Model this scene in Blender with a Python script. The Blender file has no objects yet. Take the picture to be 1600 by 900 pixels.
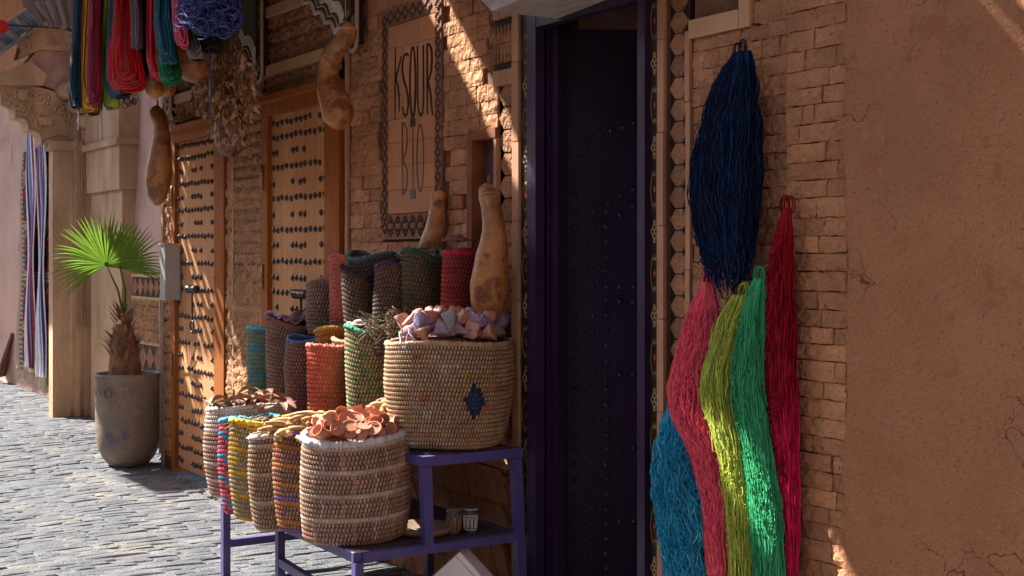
import bpy, bmesh, math, random
import numpy as np
from mathutils import Vector, Matrix, noise as mnoise
random.seed(7)
RNG = np.random.default_rng(7)
R = math.radians
PI = math.pi
scene = bpy.context.scene
col = scene.collection

# ---------------------------------------------------------------- camera
# world: X runs along the shop front (towards the viewer = +X), Y into the wall, Z up; wall face is Y = 0
AN = R(32.4)
CA, SA = math.cos(AN), math.sin(AN)
D, H, F = 3.08, 1.55, 2080.0
cam_data = bpy.data.cameras.new('camera')
cam = bpy.data.objects.new('camera', cam_data)
col.objects.link(cam)
cam.location = (0, -D, H)
cam.rotation_euler = (R(90), 0, R(90) - AN)
cam_data.sensor_width = 36
cam_data.lens = 36 * F / 1600
cam_data.shift_y = -50 / 1600
cam_data.clip_start = 0.05
cam_data.clip_end = 300
scene.camera = cam

# ---------------------------------------------------------------- sky, sun, exposure
SUN = Vector((1.0, 0.55, -1.1)).normalized()       # the way the light travels
elev = math.asin(-SUN.z)
w = bpy.data.worlds.new('World'); scene.world = w; w.use_nodes = True
nt = w.node_tree
sky = nt.nodes.new('ShaderNodeTexSky'); sky.sky_type = 'NISHITA'; sky.sun_disc = False
sky.sun_elevation = elev
sky.sun_rotation = math.atan2(-SUN.x, -SUN.y)
nt.links.new(sky.outputs[0], nt.nodes['Background'].inputs[0])
nt.nodes['Background'].inputs[1].default_value = 0.13
sd = bpy.data.lights.new('sun', 'SUN'); sd.energy = 5.0; sd.angle = R(0.5); sd.color = (1, .95, .88)
so = bpy.data.objects.new('sun', sd); col.objects.link(so)
so.rotation_euler = SUN.to_track_quat('-Z', 'Y').to_euler()
scene.view_settings.view_transform = 'Standard'
scene.view_settings.look = 'None'
scene.view_settings.exposure = 1.9
scene.view_settings.gamma = 1
scene.cycles.max_bounces = 8
scene.cycles.diffuse_bounces = 5
scene.cycles.caustics_reflective = False
scene.cycles.caustics_refractive = False

# ---------------------------------------------------------------- where a thing stands
def ray(px):
    xn = (px - 800) / F
    return (-CA + xn * SA, SA + xn * CA)
def PW(px, py, off=0.0):                 # a point on the plane Y = -off
    dx, dy = ray(px); z = (D - off) / dy
    return Vector((dx * z, -off, H - (py - 400) / F * z))
def WX(px, off=0.0): return PW(px, 400, off).x
def WZ(px, py, off=0.0): return PW(px, py, off).z
def DEP(px, off=0.0): return (D - off) / ray(px)[1]
def PD(px, py, z):
    dx, dy = ray(px)
    return Vector((dx * z, -D + dy * z, H - (py - 400) / F * z))
def PX(px, X):
    dx, dy = ray(px); z = X / dx
    return -D + dy * z, z

# ---------------------------------------------------------------- object helpers
def tag(o, label=None, cat=None, group=None, kind=None):
    if label: o['label'] = label
    if cat: o['category'] = cat
    if group: o['group'] = group
    if kind: o['kind'] = kind
    return o
def empty(name, loc, label=None, cat=None, group=None, rz=0, kind=None):
    o = bpy.data.objects.new(name, None); col.objects.link(o)
    o.location = loc; o.rotation_euler = (0, 0, rz); o.empty_display_size = .05
    return tag(o, label, cat, group, kind)
def put(name, me, mat=None, parent=None, loc=None, rot=None, scale=None):
    o = bpy.data.objects.new(name, me); col.objects.link(o)
    if mat is not None and not me.materials: me.materials.append(mat)
    if parent is not None: o.parent = parent
    if loc is not None: o.location = loc
    if rot is not None: o.rotation_euler = rot
    if scale is not None: o.scale = scale
    return o
def copy_tree(src, loc=None, rot=None, scale=None):
    t = src.copy(); col.objects.link(t)
    if loc is not None: t.location = loc
    if rot is not None: t.rotation_euler = rot
    if scale is not None: t.scale = scale
    for ch in list(src.children):
        c = ch.copy(); col.objects.link(c); c.parent = t
        for g in list(ch.children):
            d = g.copy(); col.objects.link(d); d.parent = c
    return t

class MB:
    """collects vertices and faces, with a colour for each vertex"""
    def __init__(s): s.v = []; s.f = []; s.c = []; s.n = 0; s.smooth = False; s.org = Vector((0, 0, 0))
    def add(s, V, Fc, c=(1, 1, 1)):
        V = np.asarray(V, dtype=float).reshape(-1, 3)
        s.v.append(V)
        for f in Fc: s.f.append([i + s.n for i in f])
        C = np.asarray(c, dtype=float)
        if C.ndim == 1: C = np.tile(C, (len(V), 1))
        s.c.append(C); s.n += len(V)
    def box(s, a, b, c=(1, 1, 1)):
        x0, y0, z0 = a; x1, y1, z1 = b
        s.add([(x0, y0, z0), (x1, y0, z0), (x1, y1, z0), (x0, y1, z0), (x0, y0, z1), (x1, y0, z1), (x1, y1, z1), (x0, y1, z1)],
              [(0, 3, 2, 1), (4, 5, 6, 7), (0, 1, 5, 4), (1, 2, 6, 5), (2, 3, 7, 6), (3, 0, 4, 7)], c)
    def bar(s, p, q, w, h, c=(1, 1, 1), up=(0, 0, 1)):
        p = Vector(p); q = Vector(q); t = (q - p).normalized(); u = Vector(up)
        if abs(t.dot(u)) > .98: u = Vector((1, 0, 0))
        a = t.cross(u).normalized() * w / 2; b = a.cross(t).normalized() * h / 2
        V = [p - a - b, p + a - b, p + a + b, p - a + b, q - a - b, q + a - b, q + a + b, q - a + b]
        s.add(V, [(0, 1, 2, 3), (7, 6, 5, 4), (0, 4, 5, 1), (1, 5, 6, 2), (2, 6, 7, 3), (3, 7, 4, 0)], c)
    def tube(s, P, r, n=6, c=(1, 1, 1), ref=(0, 1, 0), cap=True, closed=False):
        P = np.asarray(P, dtype=float); m = len(P)
        T = np.gradient(P, axis=0) if not closed else np.roll(P, -1, 0) - np.roll(P, 1, 0)
        T /= np.linalg.norm(T, axis=1)[:, None] + 1e-9
        rf = np.tile(np.asarray(ref, float), (m, 1))
        N = np.cross(T, rf); ln = np.linalg.norm(N, axis=1)
        bad = ln < .05; N[bad] = np.cross(T[bad], np.array([1., .1, .2]))
        N /= np.linalg.norm(N, axis=1)[:, None]; B = np.cross(T, N)
        r = np.ones(m) * r
        a = np.arange(n) * 2 * PI / n
        V = P[:, None, :] + r[:, None, None] * (np.cos(a)[None, :, None] * N[:, None, :] + np.sin(a)[None, :, None] * B[:, None, :])
        Fc = []
        for i in range(m if closed else m - 1):
            i2 = (i + 1) % m
            for j in range(n):
                k = (j + 1) % n
                Fc.append((i * n + j, i * n + k, i2 * n + k, i2 * n + j))
        if cap and not closed:
            Fc.append(tuple(range(n))[::-1]); Fc.append(tuple((m - 1) * n + j for j in range(n)))
        C = np.asarray(c, float)
        if C.ndim == 2: C = np.repeat(C, n, axis=0)
        s.add(V.reshape(-1, 3), Fc, C)
    def lathe(s, prof, n=24, c=(1, 1, 1), ctr=(0, 0, 0), sx=1, sy=1):
        m = len(prof); a = np.arange(n) * 2 * PI / n
        V = [(ctr[0] + r * sx * math.cos(t), ctr[1] + r * sy * math.sin(t), ctr[2] + z) for r, z in prof for t in a]
        Fc = [(i * n + j, i * n + (j + 1) % n, (i + 1) * n + (j + 1) % n, (i + 1) * n + j) for i in range(m - 1) for j in range(n)]
        s.add(V, Fc, c)
    def prism(s, poly, y0, y1, c=(1, 1, 1), axis='Y'):
        """poly of (u, z) extruded along Y (u = X) or along X (u = Y)"""
        n = len(poly)
        if axis == 'Y': V = [(u, y0, z) for u, z in poly] + [(u, y1, z) for u, z in poly]
        elif axis == 'X': V = [(y0, u, z) for u, z in poly] + [(y1, u, z) for u, z in poly]
        else: V = [(u, z, y0) for u, z in poly] + [(u, z, y1) for u, z in poly]
        Fc = [tuple(range(n)), tuple(range(2 * n - 1, n - 1, -1))] + [(i, i + n, (i + 1) % n + n, (i + 1) % n) for i in range(n)]
        s.add(V, Fc, c)
    def mesh(s, name, mat=None, smooth=False, fixn=True):
        me = bpy.data.meshes.new(name)
        V = np.concatenate(s.v) - np.array(s.org)
        me.from_pydata(V.tolist(), [], s.f)
        if fixn and len(s.f) < 6000:
            bm = bmesh.new(); bm.from_mesh(me); bmesh.ops.recalc_face_normals(bm, faces=bm.faces); bm.to_mesh(me); bm.free()
        C = np.concatenate(s.c)
        at = me.color_attributes.new('Col', 'FLOAT_COLOR', 'POINT')
        at.data.foreach_set('color', np.hstack([C, np.ones((len(C), 1))]).astype(np.float32).ravel())
        if smooth: me.polygons.foreach_set('use_smooth', [True] * len(me.polygons))
        if mat: me.materials.append(mat)
        me.update()
        return me
    def build(s, name, mat, parent=None, smooth=False, loc=None, rot=None):
        return put(name, s.mesh(name, mat, smooth), None, parent, loc, rot)

def np_mesh(name, V, quads, C, mat, smooth=False):
    """fast build of an all-quad (or all-triangle) mesh"""
    me = bpy.data.meshes.new(name)
    V = np.asarray(V, np.float32).reshape(-1, 3); Q = np.asarray(quads, np.int32)
    k = Q.shape[1]
    me.vertices.add(len(V)); me.vertices.foreach_set('co', V.ravel())
    me.loops.add(Q.size); me.loops.foreach_set('vertex_index', Q.ravel())
    me.polygons.add(len(Q)); me.polygons.foreach_set('loop_start', np.arange(len(Q), dtype=np.int32) * k)
    try: me.polygons.foreach_set('loop_total', np.full(len(Q), k, np.int32))
    except Exception: pass
    me.update(calc_edges=True)
    at = me.color_attributes.new('Col', 'FLOAT_COLOR', 'POINT')
    C = np.asarray(C, np.float32).reshape(-1, 3)
    at.data.foreach_set('color', np.hstack([C, np.ones((len(C), 1), np.float32)]).ravel())
    if smooth: me.polygons.foreach_set('use_smooth', [True] * len(Q))
    if mat: me.materials.append(mat)
    return me

def grid_quads(nu, nv, wrap=False):
    i, j = np.meshgrid(np.arange(nu - 1), np.arange(nv if wrap else nv - 1), indexing='ij')
    j2 = (j + 1) % nv
    return np.stack([i * nv + j, i * nv + j2, (i + 1) * nv + j2, (i + 1) * nv + j], -1).reshape(-1, 4)

# ---------------------------------------------------------------- materials
def mat(name, base=(.5, .5, .5), rough=.8, var=.25, vscale=3.0, bump=.3, bscale=40, bdist=.01, attr=False, tint=0.0,
        spots=None, spec=.3, metal=0, chip=0, transl=0, stretch=None):
    m = bpy.data.materials.new(name); m.use_nodes = True
    n = m.node_tree.nodes; l = m.node_tree.links; b = n['Principled BSDF']
    b.inputs['Roughness'].default_value = rough
    b.inputs['Specular IOR Level'].default_value = spec
    b.inputs['Metallic'].default_value = metal
    pos = n.new('ShaderNodeNewGeometry').outputs['Position']
    if stretch:
        mp = n.new('ShaderNodeMapping'); mp.inputs['Scale'].default_value = stretch
        l.new(pos, mp.inputs[0]); pos = mp.outputs[0]
    def noi(scale, det=5, ro=.6):
        t = n.new('ShaderNodeTexNoise'); t.inputs['Scale'].default_value = scale; t.inputs['Detail'].default_value = det
        t.inputs['Roughness'].default_value = ro; l.new(pos, t.inputs['Vector']); return t.outputs['Fac']
    def ramp(src, a, b2, lo=0., hi=1.):
        t = n.new('ShaderNodeMapRange'); t.inputs['From Min'].default_value = a; t.inputs['From Max'].default_value = b2
        t.inputs['To Min'].default_value = lo; t.inputs['To Max'].default_value = hi; l.new(src, t.inputs['Value']); return t.outputs[0]
    def mul(ca, cb=None, fac=1., mode='MULTIPLY', facsrc=None, ccol=None):
        t = n.new('ShaderNodeMix'); t.data_type = 'RGBA'; t.blend_type = mode; t.inputs[0].default_value = fac
        if facsrc is not None: l.new(facsrc, t.inputs[0])
        if hasattr(ca, 'links'): l.new(ca, t.inputs[6])
        else: t.inputs[6].default_value = (*ca, 1)
        if ccol is not None: t.inputs[7].default_value = (*ccol, 1)
        elif cb is not None: l.new(cb, t.inputs[7])
        return t.outputs[2]
    if attr:
        a = n.new('ShaderNodeAttribute'); a.attribute_name = 'Col'; c = a.outputs['Color']
        c = mul(c, ccol=base)
    else: c = mul(base, ccol=(1, 1, 1))
    v1 = ramp(noi(vscale), .3, .7, 1 - var, 1 + var)
    cc = n.new('ShaderNodeCombineColor')
    for k in range(3): l.new(v1, cc.inputs[k])
    c = mul(c, cc.outputs[0])
    if tint:
        oi = n.new('ShaderNodeObjectInfo'); t = ramp(oi.outputs['Random'], 0, 1, 1 - tint, 1 + tint)
        cc = n.new('ShaderNodeCombineColor')
        for k in range(3): l.new(t, cc.inputs[k])
        c = mul(c, cc.outputs[0])
    if spots:
        for (sc, a0, a1, colr) in spots:
            c = mul(c, facsrc=ramp(noi(sc, 6, .65), a0, a1), mode='MIX', ccol=colr)
    l.new(c, b.inputs['Base Color'])
    h = noi(bscale, 8, .65)
    if chip:
        vo = n.new('ShaderNodeTexVoronoi'); vo.inputs['Scale'].default_value = chip
        wv = n.new('ShaderNodeVectorMath'); wv.operation = 'MULTIPLY_ADD'
        nn = n.new('ShaderNodeTexNoise'); nn.inputs['Scale'].default_value = chip * .7; l.new(pos, nn.inputs['Vector'])
        l.new(nn.outputs['Color'], wv.inputs[0]); wv.inputs[1].default_value = (.04,) * 3; l.new(pos, wv.inputs[2])
        l.new(wv.outputs[0], vo.inputs['Vector'])
        ad = n.new('ShaderNodeMath'); ad.operation = 'MULTIPLY_ADD'; l.new(vo.outputs['Distance'], ad.inputs[0]); ad.inputs[1].default_value = 1.1; l.new(h, ad.inputs[2]); h = ad.outputs[0]
    bp = n.new('ShaderNodeBump'); bp.inputs['Strength'].default_value = bump; bp.inputs['Distance'].default_value = bdist
    l.new(h, bp.inputs['Height']); l.new(bp.outputs[0], b.inputs['Normal'])
    if transl:
        tr = n.new('ShaderNodeBsdfTranslucent'); l.new(c, tr.inputs[0])
        mx = n.new('ShaderNodeMixShader'); mx.inputs[0].default_value = transl
        l.new(b.outputs[0], mx.inputs[1]); l.new(tr.outputs[0], mx.inputs[2]); l.new(mx.outputs[0], n['Material Output'].inputs[0])
    return m

M = {}
M['brick'] = mat('chipped_brick', (.5, .235, .112), .9, .25, 5, 1.0, 50, .018, tint=.2, chip=30, spots=[(9, .6, .78, (.4, .18, .08)), (55, .6, .68, (.2, .08, .035)), (24, .68, .75, (.62, .36, .2))])
M['mortar'] = mat('mortar', (.17, .08, .042), .95, .25, 8, .8, 60, .01)
M['plaster'] = mat('red_plaster', (.6, .265, .13), .93, .14, 1.6, 1.0, 55, .035, spots=[(2.6, .5, .75, (.5, .21, .1)), (18, .55, .75, (.58, .3, .17)), (110, .57, .68, (.3, .115, .05)), (7, .58, .66, (.5, .2, .095))])
M['pinkplaster'] = mat('pink_plaster', (.62, .4, .31), .93, .15, 1.2, .5, 30, .01, spots=[(1.5, .55, .7, (.42, .23, .18))])
M['paleplaster'] = mat('pale_ochre_plaster', (.72, .52, .36), .93, .15, 1.2, .5, 30, .01)
M['darkgourd'] = mat('smoky_gourd', (.15, .062, .022), .42, .35, 7, .6, 34, .009, spots=[(9, .5, .6, (.07, .028, .012)), (5, .6, .72, (.3, .14, .05))], spec=.5)
M['brass'] = mat('old_brass', (.32, .17, .06), .4, .2, 20, .2, 60, .003, metal=.7)
M['nichewood'] = mat('niche_wood', (.2, .07, .025), .8, .25, 6, .4, 20, .005)
M['carved'] = mat('carved_tile', (.5, .255, .125), .9, .2, 6, 1.0, 60, .018, chip=42)
M['zellij'] = mat('cut_tile', (.37, .175, .085), .9, .25, 8, 1.0, 50, .016, tint=.22, chip=40)
M['trim'] = mat('terracotta_trim', (.42, .22, .12), .85, .14, 4, .3, 30, .006, tint=.08)
M['paleband'] = mat('pale_tile', (.52, .32, .16), .85, .12, 4, .3, 30, .006, tint=.06)
M['dark'] = mat('dark_glaze', (.03, .016, .012), .7, .3, 10, .2, 40, .004)
M['signtile'] = mat('sign_tile', (.5, .225, .102), .85, .14, 3, .3, 30, .006, tint=.1)
M['ink'] = mat('black_glaze', (.03, .016, .012), .35, .2, 10, .1, 30, .003)
M['purple'] = mat('purple_paint', (.021, .006, .03), .5, .35, 5, .5, 26, .006, spec=.22, spots=[(30, .7, .78, (.2, .1, .12))], stretch=(1, 1, .35))
M['purpleframe'] = mat('purple_frame_paint', (.028, .013, .045), .38, .25, 5, .3, 26, .005, spec=.5, spots=[(40, .71, .76, (.35, .18, .12))])
M['stand'] = mat('stand_paint', (.075, .062, .2), .45, .2, 9, .2, 40, .004, spec=.5, spots=[(26, .68, .76, (.16, .1, .12))])
M['iron'] = mat('old_iron', (.09, .075, .07), .38, .3, 20, .3, 60, .004, metal=.8)
M['stud'] = mat('stud_iron', (.1, .08, .075), .3, .3, 20, .2, 60, .003, metal=.7)
M['purplestud'] = mat('painted_stud', (.06, .038, .075), .22, .3, 20, .2, 60, .003, spec=.7)
M['doorwood'] = mat('door_leaf_wood', (.52, .24, .1), .88, .15, 6, .25, 18, .006, tint=.07, stretch=(7, 7, .6))
M['framewood'] = mat('door_frame_wood', (.3, .088, .014), .75, .25, 6, .3, 20, .005, spec=.2, stretch=(7, 7, .6))
M['column'] = mat('carved_plaster', (.58, .37, .215), .9, .22, 3, .8, 30, .018, spots=[(5, .52, .7, (.42, .25, .14)), (2, .55, .7, (.66, .46, .3))], stretch=(1, 1, .35))
M['stone'] = mat('street_stone', (.155, .163, .178), .85, .22, 5, 1.0, 80, .02, tint=.1, spec=.2, spots=[(16, .55, .7, (.15, .145, .14)), (2.5, .5, .65, (.25, .235, .215))])
M['street'] = mat('street_dust', (.155, .155, .157), .95, .25, 2, 1.0, 60, .02, spots=[(1.2, .5, .7, (.2, .18, .155))])
M['pot'] = mat('glazed_pot', (.22, .17, .125), .6, .3, 5, .7, 22, .012, spots=[(3, .54, .62, (.11, .085, .13)), (11, .58, .74, (.31, .22, .13)), (40, .62, .7, (.1, .07, .05))], spec=.4)
M['attr'] = mat('painted', (1, 1, 1), .75, .12, 8, .2, 40, .004, attr=True)
M['straw'] = mat('woven_straw', (1, 1, 1), .7, .22, 14, .35, 160, .003, attr=True)
M['yarn'] = mat('yarn', (1, 1, 1), .85, .12, 30, .25, 220, .002, attr=True, spec=.05)
M['wool'] = mat('fuzzy_wool', (1, 1, 1), .9, .12, 30, .5, 250, .003, attr=True, spec=.15)
M['gourd'] = mat('dried_gourd', (.38, .16, .045), .42, .35, 7, .6, 34, .009, spots=[(9, .5, .6, (.18, .065, .02)), (5, .58, .7, (.5, .27, .11)), (30, .58, .66, (.11, .04, .016)), (60, .64, .7, (.55, .36, .2))], spec=.5)
M['clay'] = mat('terracotta_clay', (1, 1, 1), .7, .12, 12, .2, 60, .003, attr=True)
M['leaf'] = mat('palm_leaf', (.15, .27, .03), .45, .15, 10, .1, 40, .002, transl=.55, spec=.3)
M['trunk'] = mat('palm_trunk', (.24, .13, .065), .9, .3, 14, .9, 60, .01)
M['herb'] = mat('dried_stuff', (1, 1, 1), .8, .2, 20, .3, 60, .003, attr=True, transl=.15)
M['rug'] = mat('rug_wool', (1, 1, 1), .95, .15, 25, .9, 160, .006, attr=True, spec=.1)
M['whitebox'] = mat('white_card', (.78, .77, .78), .6, .05, 3, .05, 20, .002)
M['plastic'] = mat('grey_plastic', (.36, .345, .31), .5, .08, 5, .1, 30, .003)
M['rooftile'] = mat('roof_tile', (.22, .23, .2), .45, .35, 8, .5, 35, .008, tint=.2, spec=.6)
M['weathered'] = mat('weathered_wood', (.42, .33, .3), .85, .25, 6, .7, 30, .008, stretch=(1, 6, 6))
gm = bpy.data.materials.new('tea_glass'); gm.use_nodes = True
gb = gm.node_tree.nodes['Principled BSDF']; gb.inputs['Roughness'].default_value = .05; gb.inputs['Transmission Weight'].default_value = .9; gb.inputs['Base Color'].default_value = (.9, .9, .9, 1)
M['glass'] = gm

# hairline cracks in the red plaster
_m = M['plaster']; _n = _m.node_tree.nodes; _l = _m.node_tree.links; _b = _n['Principled BSDF']
_g = _n.new('ShaderNodeNewGeometry'); _no = _n.new('ShaderNodeTexNoise'); _no.inputs['Scale'].default_value = 6; _no.inputs['Detail'].default_value = 6; _l.new(_g.outputs['Position'], _no.inputs['Vector'])
_va = _n.new('ShaderNodeVectorMath'); _va.operation = 'MULTIPLY_ADD'; _va.inputs[1].default_value = (.28, .28, .28); _l.new(_no.outputs['Color'], _va.inputs[0]); _l.new(_g.outputs['Position'], _va.inputs[2])
_vo = _n.new('ShaderNodeTexVoronoi'); _vo.feature = 'DISTANCE_TO_EDGE'; _vo.inputs['Scale'].default_value = 5.5; _l.new(_va.outputs[0], _vo.inputs['Vector'])
_r1 = _n.new('ShaderNodeMapRange'); _r1.inputs['From Min'].default_value = .004; _r1.inputs['From Max'].default_value = .014; _r1.inputs['To Min'].default_value = 1; _r1.inputs['To Max'].default_value = 0; _l.new(_vo.outputs['Distance'], _r1.inputs['Value'])
_n2 = _n.new('ShaderNodeTexNoise'); _n2.inputs['Scale'].default_value = 2.4; _l.new(_g.outputs['Position'], _n2.inputs['Vector'])
_r2 = _n.new('ShaderNodeMapRange'); _r2.inputs['From Min'].default_value = .55; _r2.inputs['From Max'].default_value = .62; _l.new(_n2.outputs['Fac'], _r2.inputs['Value'])
_mu = _n.new('ShaderNodeMath'); _mu.operation = 'MULTIPLY'; _l.new(_r1.outputs[0], _mu.inputs[0]); _l.new(_r2.outputs[0], _mu.inputs[1])
_src = _b.inputs['Base Color'].links[0].from_socket
_mx = _n.new('ShaderNodeMix'); _mx.data_type = 'RGBA'; _mx.inputs[7].default_value = (.16, .055, .025, 1); _l.new(_mu.outputs[0], _mx.inputs[0]); _l.new(_src, _mx.inputs[6]); _l.new(_mx.outputs[2], _b.inputs['Base Color'])

def wobble(x, y, z, s, a): return a * mnoise.noise(Vector((x * s, y * s, z * s)))
# ================================================================ SETTING: street
def stone_mesh(k):
    rs = random.Random(100 + k)
    n = 7; pts = []
    for i, (u, v) in enumerate([(-.5, -.5), (0, -.52), (.5, -.5), (.52, 0), (.5, .5), (0, .5), (-.5, .5), (-.51, 0)]):
        pts.append((u + rs.uniform(-.05, .05), v + rs.uniform(-.07, .07)))
    m = MB(); n = len(pts)
    V = [(x, y, -.03) for x, y in pts] + [(x * .97, y * .97, rs.uniform(.003, .007)) for x, y in pts] + [(x * .86, y * .8, rs.uniform(.006, .012)) for x, y in pts] + [(0, 0, .015)]
    Fc = []
    for r in range(2):
        for i in range(n): Fc.append((r * n + i, r * n + (i + 1) % n, (r + 1) * n + (i + 1) % n, (r + 1) * n + i))
    for i in range(n): Fc.append((2 * n + i, 2 * n + (i + 1) % n, 3 * n))
    m.add(V, Fc)
    return m
street = empty('street', (0, 0, 0), kind='structure')
g = MB(); g.add([(-40, -12, .0035), (12, -12, .0035), (12, 3, .0035), (-40, 3, .0035)], [(0, 1, 2, 3)])
go = g.build('ground', M['street'], street)
smesh = [stone_mesh(k) for k in range(8)]
sdata = [s.mesh('paving_stone', M['stone']) for s in smesh]
stones = []
rs = random.Random(5)
x = -19.0
while x < -4.6:
    wd = rs.uniform(.05, .095) * (1 if x > -12 else 1.4)
    skew = .25
    y = -2.6 + rs.uniform(0, .2)
    while y < .9:
        ln = rs.uniform(.1, .36)
        px_x = x + wd / 2 + .10 * math.sin(y * 1.7 + x * .8) + .05 * math.sin(y * 4 + x * 2.1)
        c = Vector((px_x, y + ln / 2, 0))
        rel = Vector((c.x, c.y + D)); z = -rel.x * CA + rel.y * SA; r_ = rel.x * SA + rel.y * CA
        px = 800 + F * r_ / z; py = 400 + F * H / z
        if -60 < px < 700 and py < 960 and c.y < (.42 if c.x < -9.6 else -.02):
            stones.append((py, c, ln - .005, wd - .005, rs.uniform(-.1, .1) - .1 * math.cos(y * 1.7 + x * .8), rs.randrange(8), px))
        y += ln
    x += wd
stones.sort(key=lambda s: -s[0])
vis = [s for s in stones if -20 < s[6] < 540 and s[0] < 905]
first = set(id(s) for s in vis[:298])
rest = MB()
for s in stones:
    py, c, ln, wd, rot, k, px = s
    zz = rs.uniform(-.004, .004)
    if id(s) in first:
        put('paving_stone', sdata[k], None, street, (c.x, c.y, zz), (rs.uniform(-.02, .02), rs.uniform(-.02, .02), PI / 2 + rot), (ln, wd, 1))
    else:
        V = np.concatenate(smesh[k].v).copy(); V[:, 0] *= ln; V[:, 1] *= wd
        ca, sa = math.cos(PI / 2 + rot), math.sin(PI / 2 + rot)
        W = np.stack([V[:, 0] * ca - V[:, 1] * sa + c.x, V[:, 0] * sa + V[:, 1] * ca + c.y, V[:, 2] + zz], -1)
        rest.add(W, smesh[k].f)
ro = rest.build('far_paving_stones', M['stone'], street); ro['kind'] = 'stuff'
# low sand and grit against the wall foot
rs = random.Random(9)
g = MB()
for i in range(420):
    X = rs.uniform(-13, -7.6); Y = rs.uniform(.25, .42) if X < -9.7 else rs.uniform(-.16, -.03)
    s_ = rs.uniform(.004, .013)
    g.add([(X - s_, Y, .0), (X, Y - s_, .0), (X + s_, Y + s_ * .3, 0), (X, Y + s_, 0), (X, Y, s_ * 1.3 + .012)], [(0, 1, 4), (1, 2, 4), (2, 3, 4), (3, 0, 4)])
o = g.build('wall_foot_grit', M['street']); tag(o, 'loose grit and sand gathered along the foot of the wall', 'grit', kind='stuff')

# ================================================================ relief wall (chipped, hand cut)
def relief(name, x0, x1, z0, z1, y, amp, step, m_, parent, bands=(), seed=0, rows=None):
    nu = max(2, int((z1 - z0) / step)); nv = max(2, int((x1 - x0) / step))
    zz = np.linspace(z0, z1, nu + 1); xx = np.linspace(x0, x1, nv + 1)
    rg = np.random.default_rng(seed)
    A_ = rg.random((nu + 1, nv + 1))
    B_ = .45 * A_ + .55 * (A_ + np.roll(A_, 1, 0) + np.roll(A_, 1, 1)) / 3
    dep = amp * (B_ * 1.6 - .4)
    X, Z = np.meshgrid(xx, zz)
    if rows:
        ph = (Z / rows) % 1.0
        dep = np.where((ph < .10), dep - amp * .7, dep)
    for (b0, b1) in bands:
        msk = (Z > b0) & (Z < b1); dep = np.where(msk, amp * .9, dep)
    Yv = y - dep
    V = np.stack([X, Yv, Z], -1)
    o = put(name, np_mesh(name, V, grid_quads(nu + 1, nv + 1), np.ones((V.size // 3, 3)), m_), None, parent)
    return o

def backing(name, x0, x1, z0, z1, y, parent, m_, th=.3):
    b = MB(); b.box((x0, y, z0), (x1, y + th, z1)); return b.build(name, m_, parent)

# brick meshes: chipped front, shared by all bricks of one size class
def brick_mesh(k):
    rs = random.Random(300 + k); m = MB()
    nx, nz = 4, 3
    V = []
    for j in range(nz + 1):
        for i in range(nx + 1):
            u = i / nx - .5; v = j / nz - .5
            e = i in (0, nx) or j in (0, nz)
            V.append((u + (rs.uniform(-.012, .012) if e else rs.uniform(-.05, .05)), -(rs.uniform(.35, .8) if e else rs.uniform(.5, 1.15)), v + (rs.uniform(-.035, .035) if e else rs.uniform(-.08, .08))))
    n0 = len(V)
    Fc = []
    for j in range(nz):
        for i in range(nx):
            a = j * (nx + 1) + i
            q = (a, a + 1, a + nx + 2, a + nx + 1)
            if rs.random() < .5: Fc += [(q[0], q[1], q[2]), (q[0], q[2], q[3])]
            else: Fc += [(q[0], q[1], q[3]), (q[1], q[2], q[3])]
    rim = [i for i in range(nx + 1)] + [(j + 1) * (nx + 1) - 1 for j in range(1, nz + 1)] + [nz * (nx + 1) + i for i in range(nx - 1, -1, -1)] + [j * (nx + 1) for j in range(nz - 1, 0, -1)]
    for r_ in rim: V.append((V[r_][0], .6, V[r_][2]))
    nr = len(rim)
    for i in range(nr): Fc.append((rim[i], n0 + i, n0 + (i + 1) % nr, rim[(i + 1) % nr]))
    m.add(V, Fc); return m.mesh('brick', M['brick'])
BR = [brick_mesh(k) for k in range(9)]
brs = random.Random(11)
def lay_bricks(parent, x0, x1, z0, z1, y, ch=.058, wmin=.07, wmax=.17, depth=.012, holes=(), limit=299, wedge=0.):
    n = 0; z = z0
    while z < z1 - .01:
        h = min(ch * brs.uniform(.88, 1.12), z1 - z); x = x0
        while x < x1 - .008:
            wd = brs.uniform(wmin, wmax)
            if x + wd > x1 - wmin * .6: wd = x1 - x
            cx, cz = x + wd / 2, z + h / 2
            if not any(a < cx < b and c < cz < d for a, b, c, d in holes):
                a0, a1 = x, x + wd
                for a, b, c, d in holes:
                    if c < cz < d:
                        if a0 < a < a1: a1 = a - .004
                        if a0 < b < a1: a0 = b + .004
                if n < limit and a1 - a0 > .012:
                    put('brick', BR[brs.randrange(9)], None, parent, ((a0 + a1) / 2, y + brs.uniform(-.004, .004), cz), (0, brs.uniform(-.012, .012), 0),
                        (a1 - a0 - .0035, depth, h - .003)); n += 1
            x += wd
        z += h
    return n

TOPZ = 3.6
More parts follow.
